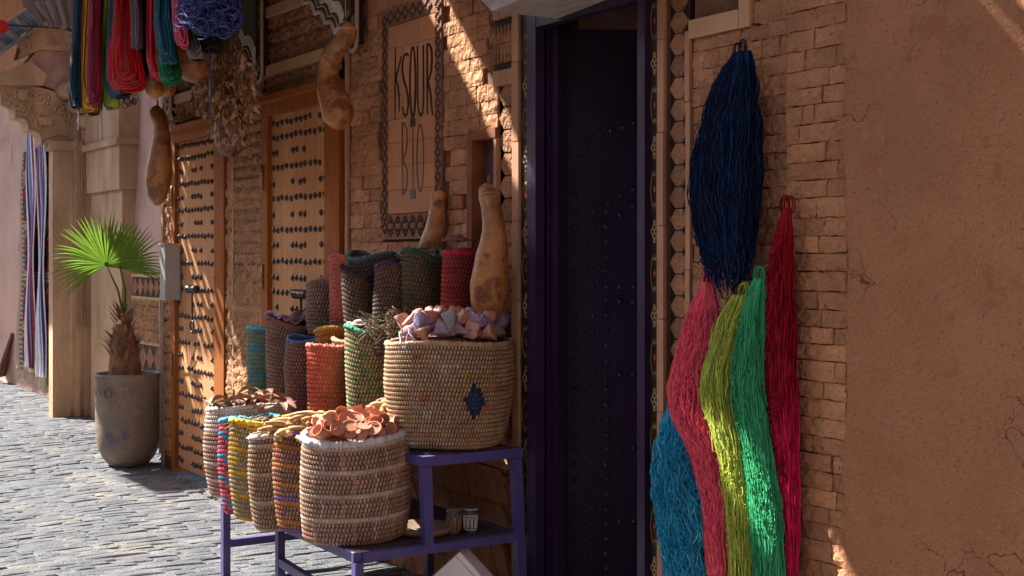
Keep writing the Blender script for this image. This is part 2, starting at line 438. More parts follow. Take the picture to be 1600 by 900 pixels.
# ---- plaster wall at the right
X_pl = WX(1322)
pw_ = empty('plaster_wall', (X_pl, 0, 0), 'rough red plaster wall filling the right side of the view', 'wall')
nx_, nz_ = 190, 160
xx = np.linspace(X_pl, X_pl + 2.6, nx_); zz = np.linspace(0, 3.4, nz_)
V = np.zeros((nz_, nx_, 3))
for i, z in enumerate(zz):
    for j, x in enumerate(xx):
        e = min(1, (x - X_pl) / .05)
        V[i, j] = (x + (0 if j > 1 else (wobble(0, 1, z, 7, .06) + wobble(2, 1, z, 25, .035) + wobble(2, 5, z, 70, .012)) * (1 - .5 * j)), -.012 - .03 * math.sqrt(e) - wobble(x, 0, z, 1.3, .03) - wobble(x, 3, z, 6, .008) - wobble(x, 7, z, 22, .006) - wobble(x, 9, z, 55, .003), z)
pw_.location = (0, 0, 0)
o = put('plaster_face', np_mesh('plaster_face', V, grid_quads(nz_, nx_), np.ones((nx_ * nz_, 3)), M['plaster'], True), None, pw_)
b = MB(); b.box((X_pl + .01, .03, 0), (X_pl + 2.6, .4, 3.4)); b.build('wall_core', M['plaster'], pw_)

# ---- brick pilaster and the brick wall right of the dark door
xp0, xp1 = WX(1240), WX(1334)
pil = empty('brick_pilaster', (0, 0, 0), 'narrow chipped brick pilaster between the hanging yarn and the plaster wall', 'pilaster')
backing('mortar_core', xp0 + .004, xp1, 0, TOPZ, -.012, pil, M['mortar'])
lay_bricks(pil, xp0, xp1, .42, 2.5, -.022, .0585, .05, .2, .014)
xr0, xr1 = WX(1082), xp0
rw = empty('brick_wall', (0, 0, 0), 'rough cut brick wall behind the yarn right of the dark door', 'wall')
backing('mortar_core', xr0 - .0, xr1 + .003, 0, TOPZ, .012, rw, M['mortar'])
ztile = WZ(1082, 48)
lay_bricks(rw, xr0 + .004, xr1, .42, ztile - .03, .004, .062, .06, .16, .010, limit=250)
zb = ztile + .0
xe = WX(1158)
lay_bricks(rw, xe + .06, xr1, ztile - .03, 2.62, .004, .075, .05, .13, .010, limit=45)
b = MB(); b.box((xr0 - .003, -.016, ztile - .03), (xe, .01, ztile + .035)); b.build('pale_tile', M['paleband'], rw)
b = MB(); b.box((xe + .003, -.014, ztile - .03), (xe + .055, .01, 2.7)); b.build('pale_tile', M['paleband'], rw)

# ---- strips round the dark doorway
def hexstrip(parent, x0, x1, z0, z1, y, step, dark=True):
    b = MB(); b.box((x0, y + .012, z0), (x1, y + .2, z1)); b.build('dark_ground', M['dark'], parent)
    xm = (x0 + x1) / 2; hw = (x1 - x0) / 2
    hx = MB()
    P_ = [(-.36, -.5), (.36, -.5), (1, 0), (.36, .5), (-.36, .5), (-1, 0)]
    V = [(u * hw * .97, 0, v * step * .97) for u, v in P_] + [(u * hw * .93, -.008, v * step * .93) for u, v in P_] + [(.1 * hw, -.011, .05 * step)]
    Fc = [(i, (i + 1) % 6, (i + 1) % 6 + 6, i + 6) for i in range(6)] + [(6 + i, 6 + (i + 1) % 6, 12) for i in range(6)]
    hx.add(V, Fc); me = hx.mesh('cut_tile', M['zellij'])
    z = z0 + step / 2
    while z < z1:
        put('cut_tile', me, None, parent, (xm, y + .012 + brs.uniform(-.002, .002), z), (0, brs.uniform(-.04, .04), 0)); z += step
def trimstrip(parent, x0, x1, z0, z1, y, tile=.33, m_=None, th=.03):
    z = z0; b = MB(); b.box((x0, y + .006, z0), (x1, y + .2, z1)); b.build('trim_ground', M['mortar'], parent)
    while z < z1 - .02:
        h = min(tile, z1 - z); b = MB(); b.box((x0, -th * .5, -h / 2 + .0015), (x1, 0, h / 2 - .0015)); b.org = Vector(((x0 + x1) / 2, 0, 0))
        b.build('trim_tile', m_ or M['trim'], parent, loc=((x0 + x1) / 2, y + .005 + brs.uniform(-.002, .002), z + h / 2)); z += h
ZD = WZ(840, 45) # top of the dark doorway opening
ds = empty('doorway_surround', (0, 0, 0), 'tile and painted strips framing the dark purple doorway', 'door surround')
hexstrip(ds, WX(1044), WX(1074.5), 0.3, 2.75, .0, .079)
trimstrip(ds, WX(1075), WX(1082), .3, ztile - .0, -.004, .3)
trimstrip(ds, WX(1033.5), WX(1043.5), .3, 2.75, -.012, .34)
trimstrip(ds, WX(806), WX(816), .0, 2.62, -.012, .34)
hexstrip(ds, WX(778), WX(805), .3, WZ(790, 118), .0, .1)

def floral(x0, x1, z0, z1, y, name, lab=None):
    """dark painted board with tan interlaced rings, leaves and red tulips (thin painted relief)"""
    xm = (x0 + x1) / 2; hw = (x1 - x0) / 2
    b = MB(); b.box((x0, y, z0), (x1, y + .2, z1)); bo = b.build(name, M['ink'], ds)
    p = MB(); z = z0 + .1; tan = (.33, .22, .11); red = (.3, .05, .03); olive = (.16, .15, .03)
    def ring(cx, cz, a, c_, th=.0028, cc=tan, n=14):
        P = [(cx + a * math.cos(t), y - .0015, cz + c_ * math.sin(t)) for t in np.linspace(0, 2 * PI, n, endpoint=False)]
        p.tube(P, th, 4, cc, closed=True)
    k = 0
    while z < z1 - .12:
        q = hw * .42
        for (u, v) in ((0, 1.15), (0, -1.15), (.8, 0), (-.8, 0)): ring(xm + u * q, z + v * q * 1.1, q * .75, q * .95)
        ring(xm, z + q * 2.6, q * .45, q * .75); ring(xm, z - q * 2.6, q * .45, q * .75)
        zc = z + .155
        for sgn in (-1, 1):
            P = [(xm + sgn * hw * (.25 + .55 * math.sin(t)), y - .0015, zc - .07 + .14 * t / PI) for t in np.linspace(0, PI, 8)]
            p.tube(P, .0022, 4, olive)
        # tulip
        s_ = hw * .35
        p.prism([(xm - s_, zc + s_ * 1.2), (xm - s_ * .5, zc - s_), (xm + s_ * .5, zc - s_), (xm + s_, zc + s_ * 1.2), (xm + s_ * .35, zc + s_ * .2), (xm, zc + s_ * 1.5), (xm - s_ * .35, zc + s_ * .2)], y - .002, y, red)
        for sgn in (-1, 1):
            zl = zc + sgn * .055
            p.prism([(xm - hw * .5, zl), (xm, zl + .008), (xm + hw * .5, zl), (xm, zl - .008)], y - .0018, y, (.2, .15, .03) if k % 2 else (.24, .06, .03))
        z += .31; k += 1
    p.build('painted_flowers', M['attr'], bo)
floral(WX(1017.5), WX(1033), .3, 2.75, -.006, 'painted_strip')
floral(WX(817), WX(832), .0, 2.62, -.006, 'painted_strip')
b = MB(); b.box((WX(817), -.008, WZ(832, 28)), (WX(1033), .19, WZ(832, 28) + .12)); t_ = b.build('painted_lintel', M['ink'], ds)
p = MB(); xa, xb = WX(817), WX(1033); zc = WZ(832, 28) + .06
for i in range(16):
    cx = xa + (i + .5) * (xb - xa) / 16
    P = [(cx + .022 * math.cos(t), -.010, zc + .035 * math.sin(t)) for t in np.linspace(0, 2 * PI, 12, endpoint=False)]
    p.tube(P, .003, 4, (.3, .2, .1), closed=True)
    p.prism([(cx - .01, zc), (cx, zc + .02), (cx + .01, zc), (cx, zc - .02)], -.0105, -.008, (.3, .07, .03) if i % 2 else (.2, .17, .03))
p.build('painted_flowers', M['attr'], t_)

# ---- the dark purple door
xf0, xf1 = WX(832.5), WX(1017)
xo0, xo1 = WX(846), WX(1005.5)
dd = empty('purple_door', (xf0, 0, 0), 'dark purple wooden door with rows of painted studs standing in its frame', 'door')
dd.location = (0, 0, 0)
b = MB(); b.box((xf0, -.03, 0), (xo0, .015, ZD + .09)); b.build('door_frame', M['purpleframe'], dd)
b = MB(); b.box((xo1, -.03, 0), (xf1, .1, ZD + .09)); b.build('door_frame', M['purpleframe'], dd)
b = MB(); b.box((xo0 + .001, -.028, ZD), (xo1 - .001, .02, ZD + .088)); b.build('door_head', M['purpleframe'], dd)
YD = .05
lx0 = WX(879, -.11)
b = MB(); b.box((xo0 - .05, .03, 0), (WX(871, -.03), .07, ZD + .05))
b.build('narrow_leaf', M['purple'], dd)
b = MB(); b.box((xo0 + .012, .018, 0), (xo0 + .03, .0295, ZD + .02)); b.build('door_bead', M['purple'], dd)
b = MB(); b.box((WX(872, -.11), .11, 0), (lx0, .135, ZD + .06)); b.build('inner_post', M['dark'], dd)
p = MB()
for i in range(9):
    zc = 2.3 - i * .19
    P = [((WX(872, -.11) + lx0) / 2 + .006 * math.cos(t), .1085, zc + .05 * math.sin(t)) for t in np.linspace(0, 2 * PI, 10, endpoint=False)]
    p.tube(P, .0025, 4, (.3, .2, .12), closed=True)
p.build('post_painting', M['attr'], dd)
# main leaf, swung inwards on its left hinges
ZL = DEP(880, -.14)
FV = Vector((-CA, SA, 0)); RV = Vector((SA, CA, 0))
A0 = PD(880, 400, ZL)
leaf_a = PD(880, 46, ZL); hgt = leaf_a.z
def leafbox(pa, pb, d0, d1, z0, z1, name, m_):
    p0 = PD(pa, 400, ZL); p1 = PD(pb, 400, ZL); b = MB()
    q = [p0 + FV * d0, p1 + FV * d0, p1 + FV * d1, p0 + FV * d1]
    V = [(v.x, v.y, z0) for v in q] + [(v.x, v.y, z1) for v in q]
    b.add(V, [(0, 3, 2, 1), (4, 5, 6, 7), (0, 1, 5, 4), (1, 2, 6, 5), (2, 3, 7, 6), (3, 0, 4, 7)]); return b.build(name, m_, dd)
leafbox(880, 940.3, .0, .045, .02, hgt, 'door_board', M['purple'])
leafbox(940.7, 1040, .0, .045, .02, hgt, 'door_board', M['purple'])
leafbox(880, 886, -.008, -.0005, .02, hgt, 'door_bead', M['purple'])
st = MB(); st.lathe([(.0001, -.016), (.006, -.0135), (.0105, -.0075), (.0128, 0)], 10)
sv = np.concatenate(st.v); st.v = [np.stack([sv[:, 0], sv[:, 2], sv[:, 1]], -1)]
psm = st.mesh('stud', M['purplestud'], True)
SR = (0, 0, R(90) - AN)
for cxp in (898, 925, 947):
    for i in range(26):
        y_ = 331 + i * 23.2
        if y_ > 930: break
        put('stud', psm, None, dd, PD(cxp + brs.uniform(-.8, .8), y_ + brs.uniform(-1.5, 1.5), ZL), SR, (1.0, brs.uniform(.8, 1.2), 1.0))
for (px, py) in [(898, 305), (898, 284), (904, 265), (909, 248), (914, 232), (921, 217), (938, 210), (954, 204), (972, 199), (990, 192), (950, 320), (969, 306), (989, 296), (968, 336), (989, 323), (968, 449), (990, 449), (968, 471), (989, 471), (968, 585), (989, 585), (968, 700), (990, 700), (968, 815), (990, 815), (968, 930), (990, 930)]:
    put('stud', psm, None, dd, PD(px, py, ZL), SR)
p = MB(); c0 = PD(945, 130, ZL)
for i in range(14):
    a_ = i * 2 * PI / 14
    for rr, l_ in ((.035, .05), (.08, .05)):
        P = []
        for t in np.linspace(0, 1, 5):
            an = a_ + .25 * math.sin(t * PI); q = c0 + RV * ((rr + t * l_) * math.cos(an)) + Vector((0, 0, (rr + t * l_) * math.sin(an))) - FV * .001; P.append(tuple(q))
        p.tube(P, .0022, 4, (.09, .05, .13), ref=tuple(FV))
p.build('carved_rosette', M['purplestud'], dd)
xr = xo1 + .1
# room behind the doorway (dim), step and reveal
b = MB()
b.box((xo0 - .3, 1.6, 0), (xr + .6, 1.7, 3.0)); b.box((xo0 - .4, .21, 0), (xo0 - .3, 1.7, 3.)); b.box((xr + .5, .21, 0), (xr + .6, 1.7, 3.)); b.box((xo0 - .4, .21, 2.9), (xr + .6, 1.7, 3.))
o = b.build('shop_room', M['pinkplaster']); tag(o, 'dim back room seen in the gap over the dark purple door leaf', 'room')

# ---- wall with the sign
xs0, xs1 = WX(545), WX(805)
sw = empty('sign_wall', (0, 0, 0), 'brick wall around the KSOUR BIO tile panel behind the baskets', 'wall')
gx0, gx1 = WX(600), WX(693); gz1 = WZ(600, 19); gz0 = WZ(598, 375)
nx0, nx1 = WX(735), WX(779); nz1 = WZ(735, 206); nz0 = WZ(735, 392)
def core(x0, x1, z0, z1, y=.012):
    b = MB(); b.box((x0, y, z0), (x1, y + .3, z1)); b.build('mortar_core', M['mortar'], sw)
core(xs0, nx0, 0, TOPZ); core(nx0 + .0005, nx1, 0, nz0); core(nx0 + .0005, nx1, nz1, TOPZ); core(nx1 + .0005, xs1 + .03, 0, TOPZ)
xq = WX(766)
HOL = [(gx0, gx1, gz0, gz1), (nx0, nx1, nz0, nz1), (xq, xs1 + .1, WZ(775, 118), 4)]
lay_bricks(sw, xs0 + .03, WX(778), 1.36, 2.98, .004, .069, .07, .17, .011, holes=HOL, limit=299)
# tall bricks between the panel and the door higher up, pattern blocks
pp = empty('patterned_tile_block', (0, 0, 0), 'block of dark pointed cut tiles left of the doorway above the niche', 'tile panel')
zA, zB = WZ(790, 108), WZ(790, 28)
hexstrip(pp, WX(757), WX(770), WZ(765, 110), 3.0, .002, .1)
b = MB(); b.box((WX(771), .008, zA), (WX(805), .2, zB)); b.build('dark_ground', M['dark'], pp)
n_ = 6; xa, xb = WX(772), WX(804)
for r_, (za, zb_, dz) in enumerate([(zA + .03, (zA + zB) / 2, 1), ((zA + zB) / 2 + .004, zB - .03, -1)]):
    for i in range(n_):
        x_ = xa + (i + .5) * (xb - xa) / n_; hw = (xb - xa) / n_ * .5
        b = MB()
        if dz > 0: b.prism([(x_ - hw * .35, za), (x_ + hw * .35, za), (x_ + hw * .96, zb_ - .01), (x_ + hw * .96, zb_), (x_ - hw * .96, zb_), (x_ - hw * .96, zb_ - .01)], -.006, .012)
        else: b.prism([(x_ - hw * .96, za), (x_ + hw * .96, za), (x_ + hw * .96, za + .01), (x_ + hw * .35, zb_), (x_ - hw * .35, zb_), (x_ - hw * .96, za + .01)], -.006, .012)
        b.build('cut_tile', M['zellij'], pp)
for (za, zb_) in ((zA - .07, zA - .002), (zB + .002, zB + .08)):
    for i in range(3):
        b = MB(); b.box((xa + i * (xb - xa) / 3 + .002, -.008, za), (xa + (i + 1) * (xb - xa) / 3 - .002, .02, zb_)); b.build('pale_tile', M['trim'], pp)
# lower wall under the stand: big diagonal cut slabs
rs = random.Random(21)
b = MB(); b.box((xs0 - .6, .004, 0), (xs0 - .001, .3, .5)); b.build('mortar_core', M['mortar'], sw)
for r_ in range(8):
    z0 = .0 + r_ * .155
    x_ = xs0 - .1 - rs.uniform(0, .1)
    while x_ < xs1 - .05:
        wd = rs.uniform(.16, .34); a_ = rs.uniform(-.05, .05)
        x2 = min(x_ + wd, xs1 - .02)
        m_ = MB(); sh = .085
        pl = [(x_ + .003, z0 + .003), (x2 - .003, z0 + .003), (x2 - .003 - sh, z0 + .152), (x_ + .003 - sh, z0 + .152)]
        if x2 - x_ > .05:
            m_.prism(pl, -.006 - rs.uniform(0, .006), .02); m_.build('wall_slab', M['brick'], sw)
        x_ = x2
# sign panel
sp = empty('tile_sign', (0, 0, 0), 'terracotta tile panel reading KSOUR BIO with a dark carved border', 'sign')
bd = .038
b = MB(); b.box((gx0, -.004, gz0), (gx1, .1, gz1)); b.build('panel_ground', M['mortar'], sp)
ix0, ix1 = gx0 + .07, gx1 - .06; iz0, iz1 = gz0 + .13, gz1 - .09
b = MB()
for (a, c) in (((gx0 + .002, -.012, gz0 + .002), (ix0 - .004, .0, gz1 - .002)), ((ix1 + .004, -.012, gz0 + .002), (gx1 - .002, .0, gz1 - .002)), ((ix0 - .0035, -.012, gz0 + .002), (ix1 + .0035, .0, iz0 - .004)), ((ix0 - .0035, -.012, iz1 + .004), (ix1 + .0035, .0, gz1 - .002))):
    b.box(a, c)
b.build('border', mat('border_tile', (.25, .115, .065), .8, .2, 10, .3, 50, .004), sp)
# star-and-loop relief on the border
p = MB(); cr = (.09, .045, .03); cl = (.3, .15, .09)
def motif(cx, cz, s_):
    P = [(cx + s_ * (1 + .25 * math.cos(4 * t)) * math.cos(t), -.014, cz + s_ * (1 + .25 * math.cos(4 * t)) * math.sin(t)) for t in np.linspace(0, 2 * PI, 16, endpoint=False)]
    p.tube(P, .0042, 4, cr, closed=True)
    p.prism([(cx - s_ * .4, cz), (cx, cz + s_ * .4), (cx + s_ * .4, cz), (cx, cz - s_ * .4)], -.0145, -.012, cl)
z = gz0 + .06
while z < gz1 - .04:
    motif((gx0 + ix0) / 2, z, .022); motif((gx1 + ix1) / 2, z, .02); z += .058
x_ = ix0 + .03
while x_ < ix1 - .02:
    motif(x_, gz0 + .068, .036); motif(x_, gz0 + .1, .014); motif(x_, gz0 + .035, .014); motif(x_, gz1 - .045, .026); x_ += .078
p.build('border_relief', M['attr'], sp)
cols_, rows_ = 3, 8
for i in range(cols_):
    for j in range(rows_):
        a, c = ix0 + i * (ix1 - ix0) / cols_, ix0 + (i + 1) * (ix1 - ix0) / cols_
        d_, e_ = iz0 + j * (iz1 - iz0) / rows_, iz0 + (j + 1) * (iz1 - iz0) / rows_
        b = MB(); y_ = -.013 + rs.uniform(-.0012, .0012); b.box((a + .001, y_, d_ + .001), (c - .001, .0, e_ - .001)); b.build('tile', M['signtile'], sp)
def Zc(a, b_): return (540 + a / 3, b_ / 3)
def ell(cx, cy, rx, ry): return [(cx + rx * math.cos(t), cy + ry * math.sin(t)) for t in np.linspace(-PI / 2, 1.5 * PI, 26)]
LET = {'K': [[(234, 222), (232, 560)], [(263, 262), (240, 355), (236, 385)], [(237, 375), (246, 400), (252, 450), (252, 522)]],
       'S': [[(297, 264), (288, 252), (276, 258), (267, 290), (266, 330), (272, 370), (284, 410), (292, 450), (294, 495), (288, 535), (279, 543), (270, 530), (267, 500)]],
       'O': [ell(315, 386, 13, 166)],
       'U': [[(337, 214), (338, 470), (344, 525), (353, 543), (362, 525), (366, 470), (364, 212)]],
       'R': [[(382, 207), (384, 535)], [(382, 207), (394, 210), (403, 235), (405, 280), (401, 335), (387, 385)], [(387, 385), (398, 430), (408, 540)]],
       'B': [[(265, 575), (268, 915)], [(265, 575), (277, 580), (288, 610), (289, 660), (284, 710), (268, 752)], [(268, 752), (282, 775), (290, 810), (288, 860), (280, 895), (268, 915)]],
       'I': [[(316, 580), (316, 905)]], 'OO': [ell(350, 740, 16, 157)]}
LW = {'K': .0052, 'S': .0055, 'O': .006, 'U': .0052, 'R': .0055, 'B': .0036, 'I': .0036, 'OO': .0036}
lt = 0
for ch, strokes in LET.items():
    m_ = MB(); lt += 1
    for k, s_ in enumerate(strokes):
        P = []
        for (a, c) in s_:
            u = Zc(a, c); q = PW(u[0], u[1], .0135); P.append((q.x, -.0150 - .0002 * k, q.z))
        Q = [P[0]]
        for i in range(1, len(P)):
            for t in (.33, .66, 1): Q.append(tuple(P[i - 1][j] + (P[i][j] - P[i - 1][j]) * t for j in range(3)))
        P = np.array(Q); hw = LW[ch] * (1 + .5 * np.sin(np.linspace(0, PI, len(P))))
        # flat ribbon stroke of inlaid glaze
        T = np.gradient(P, axis=0); T /= np.linalg.norm(T, axis=1)[:, None] + 1e-9
        N = np.stack([-T[:, 2], T[:, 1] * 0, T[:, 0]], -1)
        Lf, Rt = P - N * hw[:, None], P + N * hw[:, None]
        back = np.array([0, .003, 0])
        V = np.concatenate([Lf, Rt, Lf + back, Rt + back]); n = len(P)
        Fc = []
        for i in range(n - 1):
            Fc += [(i, i + 1, n + i + 1, n + i), (i, 2 * n + i, 2 * n + i + 1, i + 1), (n + i, n + i + 1, 3 * n + i + 1, 3 * n + i)]
        m_.add(V, Fc)
    if ch == 'I':
        for py_ in (575, 912):
            u = Zc(316, py_); q = PW(u[0], u[1], .0135); m_.box((q.x - .026, -.0158, q.z - .02), (q.x + .026, -.013, q.z + .02))
    m_.build('letter', M['ink'], sp)

# niche
nb = empty('wall_niche', (0, 0, 0), 'small shuttered niche with a terracotta frame above the tall gourd', 'niche')
fw = .045
b = MB(); b.box((nx0 + .001, -.02, nz0), (nx0 + fw, .1, nz1 - fw)); b.build('niche_frame', M['nichewood'], nb)
b = MB(); b.box((nx0 + .001, -.018, nz1 - fw + .001), (nx1 - .001, .1, nz1)); b.build('niche_frame', M['nichewood'], nb)
b = MB(); b.box((nx1 - .02, -.014, nz0), (nx1 - .001, .1, nz1 - fw)); b.build('niche_frame', M['trim'], nb)
b = MB(); b.box((nx0 + fw, .06, nz0), (nx1 - .02, .1, nz1 - fw)); b.build('shutter', mat('brown_purple_paint', (.12, .06, .075), .5, .2, 5, .2, 20, .004), nb)

# white-washed timber bracket over the door
br = MB()
zt = WZ(795, 22, .25)
xa, xb = -4.98, -4.3
for (xL, xR, zl, zr) in ((xa, xb, 0, 0),):
    pass
xm = WX(782, .3)
br.add([(xm - .42, -.34, zt + .30), (xm, -.34, zt), (xm + .8, -.34, zt + .05), (xm + .8, -.34, zt + .5), (xm - .42, -.34, zt + .5),
        (xm - .42, -.03, zt + .30), (xm, -.03, zt), (xm + .8, -.03, zt + .05), (xm + .8, -.03, zt + .5), (xm - .42, -.03, zt + .5)],
       [(0, 1, 2, 3, 4), (9, 8, 7, 6, 5), (0, 5, 6, 1), (1, 6, 7, 2), (2, 7, 8, 3), (3, 8, 9, 4), (4, 9, 5, 0)])
o = br.build('timber_bracket', M['weathered']); tag(o, 'pale weathered timber bracket jutting out over the dark doorway', 'bracket')

# ================================================================ studded doors, pier and bays
def studded_door(pxL, pxR, fxL, fxR, pyTopL, lab, rows_full, rows_part, hinge):
    x0, x1 = WX(pxL, .0), WX(pxR, .0)
    zt = WZ(fxL, pyTopL)
    fx0, fx1 = WX(fxL), WX(fxR)
    d = empty('studded_door', (0, 0, 0), lab, 'door', 'studded wooden doors of the closed shops')
    b = MB(); b.box((fx0, -.03, 0), (x0 + .0, .12, zt - .09)); b.build('door_frame', M['framewood'], d)
    b = MB(); b.box((x1, -.025, 0), (fx1, .12, zt - .09)); b.build('door_frame', M['framewood'], d)
    b = MB(); b.box((fx0, -.034, zt - .089), (fx1, .12, zt - .015)); b.box((fx0 - .01, -.085, zt - .014), (fx1 + .01, .12, zt + .022)); b.build('door_head', M['framewood'], d)
    n = 5
    for i in range(n):
        a, c = x0 + i * (x1 - x0) / n, x0 + (i + 1) * (x1 - x0) / n
        b = MB(); b.box((a + .001, .0, .05), (c - .001, .04, zt - .09)); b.build('door_board', M['doorwood'], d)
    s_ = MB()
    s_.add([(0, -.021, 0)] + [(.0115 * math.cos(t), -.010, .0165 * math.sin(t)) for t in np.linspace(0, 2 * PI, 8, endpoint=False)] + [(.0135 * math.cos(t), .001, .0185 * math.sin(t)) for t in np.linspace(0, 2 * PI, 8, endpoint=False)],
           [(0, 1 + i, 1 + (i + 1) % 8) for i in range(8)] + [(1 + i, 9 + i, 9 + (i + 1) % 8, 1 + (i + 1) % 8) for i in range(8)])
    me = s_.mesh('stud', M['stud'])
    cnt = 0
    for z in rows_full:
        for i in range(12):
            if cnt >= 298: break
            if brs.random() < .03: continue
            put('stud', me, None, d, (x0 + .035 + i * (x1 - x0 - .07) / 11 + brs.uniform(-.006, .006), .0, z + brs.uniform(-.006, .006)), (brs.uniform(-.08, .08), 0, 0)); cnt += 1
    for z in rows_part:
        for u in (.045, .115, .40, .47, .54, .61, .89, .96):
            if cnt >= 298 or brs.random() < .06: continue
            put('stud', me, None, d, (x0 + u * (x1 - x0) + brs.uniform(-.006, .006), .0, z + brs.uniform(-.006, .006))); cnt += 1
    for z in hinge:
        h = MB(); h.lathe([(.001, 0), (.008, 0), (.008, .15), (.001, .15)], 10, ctr=(fx0 + .03, -.036, z)); h.build('hinge', M['brass'], d, True)
    return d, x0, x1
rf = [2.32, 2.235] + [2.055 - .185 * i for i in range(11)]
rp = [2.145 - .185 * i for i in range(12)]
d2, d2x0, d2x1 = studded_door(425, 513, 415.5, 536, 161, 'studded wooden door right behind the baskets with a bolt pull', [z + .02 for z in rf], [z + .02 for z in rp], (1.95, 1.35, .7))
d1, d1x0, d1x1 = studded_door(279, 340, 274, 355, 206, 'studded wooden door crossed by a slanting beam of sunlight', rf, rp, (1.9, .7))
def pull(door, px, py, s_=1.0):
    q = PW(px, py, .09)
    m_ = MB(); L_ = .085 * s_
    prof = []
    for i in range(13):
        t = i / 12; prof.append((.022 * s_ * (1.25 if i in (0, 1, 4, 8, 11, 12) else .9), (t - .5) * 2 * L_))
    prof = [(.001, -L_)] + prof + [(.001, L_)]
    m_.lathe(prof, 14)
    v = np.concatenate(m_.v); m_.v = [np.stack([v[:, 2], v[:, 0], v[:, 1]], -1)]
    h = m_.build('door_pull', M['iron'], door, True, loc=(q.x, -.09, q.z))
    a = MB(); a.bar((0, 0, -.01), (0, 0, -.22), .012, .012); a.bar((0, 0, -.01), (0, .12, -.01), .02, .02); a.build('pull_rod', M['iron'], h)
    r_ = MB(); P = [(.035 * math.cos(t), 0, -.25 + .04 * math.sin(t)) for t in np.linspace(0, 2 * PI, 16, endpoint=False)]; r_.tube(P, .007, 6, closed=True)
    r_.build('ring', M['iron'], h, True)
pull(d2, 470, 460); pull(d1, 300, 452)

# pier between the studded doors
px0_, px1_ = WX(356), WX(415)
pr = empty('tiled_pier', (0, 0, 0), 'pier of small chipped tiles between the two studded doors', 'pier')
backing('mortar_core', px0_ - .0, px1_, 0, TOPZ, .02, pr, M['mortar'])
trimstrip(pr, px0_ + .10, px0_ + .135, .0, 2.6, -.004, .4)
relief('chipped_tiles', px0_ + .14, px1_ - .0, .15, 3.2, -.004, .022, .017, M['carved'], pr, bands=((1.2, 1.225), (2.02, 2.04), (.8, .82)), seed=3, rows=.068)
relief('chipped_tiles', px0_ + .0, px0_ + .1, .15, 3.2, .0, .02, .02, M['carved'], pr, seed=4, rows=.1)
# strip between the right studded door and the sign wall
hexstrip(sw, WX(537), WX(543.5), .4, 3.1, .0, .12)
trimstrip(sw, WX(543.8), WX(548), .4, 3.1, -.01, .33)
# bays above the doors: carved tile with plain bands
def bay(x0, x1, lab, seed):
    o = empty('carved_tile_panel', (0, 0, 0), lab, 'tile panel')
    backing('mortar_core', x0, x1, 2.47, TOPZ, .03, o, M['mortar'])
    relief('rough_tiles', x0, x1, 2.5, 3.5, .0, .03, .015, M['carved'], o, seed=seed, rows=.088)
    for z in (2.63, 2.98, 3.28):
        n = 6
        for i in range(n):
            b = MB(); b.box((x0 + i * (x1 - x0) / n + .001, -.045, z), (x0 + (i + 1) * (x1 - x0) / n - .001, .02, z + .06)); b.build('plain_tile', M['paleband'], o)
bay(WX(415.6), WX(536), 'rough carved tiles over the right studded door', 8)
bay(WX(274), WX(355.6), 'rough carved tiles over the left studded door', 9)

# end pier of the facade, its corner catching the light
xE = WX(256)
ep = empty('corner_pier', (0, 0, 0), 'chipped tile corner pier beside the left studded door', 'pier')
b = MB(); b.box((xE, .012, 0), (WX(274), .45, TOPZ)); b.build('pier_core', M['mortar'], ep)
relief('chipped_tiles', xE + .04, WX(274) - .0, .1, 3.4, -.0, .024, .02, M['carved'], ep, seed=12, rows=.12)
trimstrip(ep, xE - .002, xE + .04, .0, 3.4, -.01, .36)
# electricity box
q = PW(262, 425, .06)
eb = empty('meter_box', (q.x, -.06, q.z), 'pale grey meter box fixed to the corner pier beside the palm', 'meter box')
b = MB(); z1 = WZ(262, 383, .1); z0 = WZ(262, 469, .1)
b.box((WX(254, .1) - q.x, -.06, z0 - q.z), (WX(271, .06) - q.x, .05, z1 - q.z)); b.build('box_body', M['plastic'], eb)
b = MB(); b.box((WX(254, .1) - q.x - .01, -.07, z1 - q.z + .001), (WX(271, .06) - q.x + .01, .05, z1 - q.z + .012)); b.build('box_lid', M['plastic'], eb)
b = MB(); b.box((WX(254, .1) - q.x - .006, -.045, .0), (WX(254, .1) - q.x - .0005, .02, .14)); b.build('box_window', M['dark'], eb)
b = MB(); P = [(xE - .015, -.02, .1), (xE - .012, -.02, z0 + .01)]; b.tube(P, .012, 8); b.build('conduit', M['plastic'], eb, True).location = -eb.location

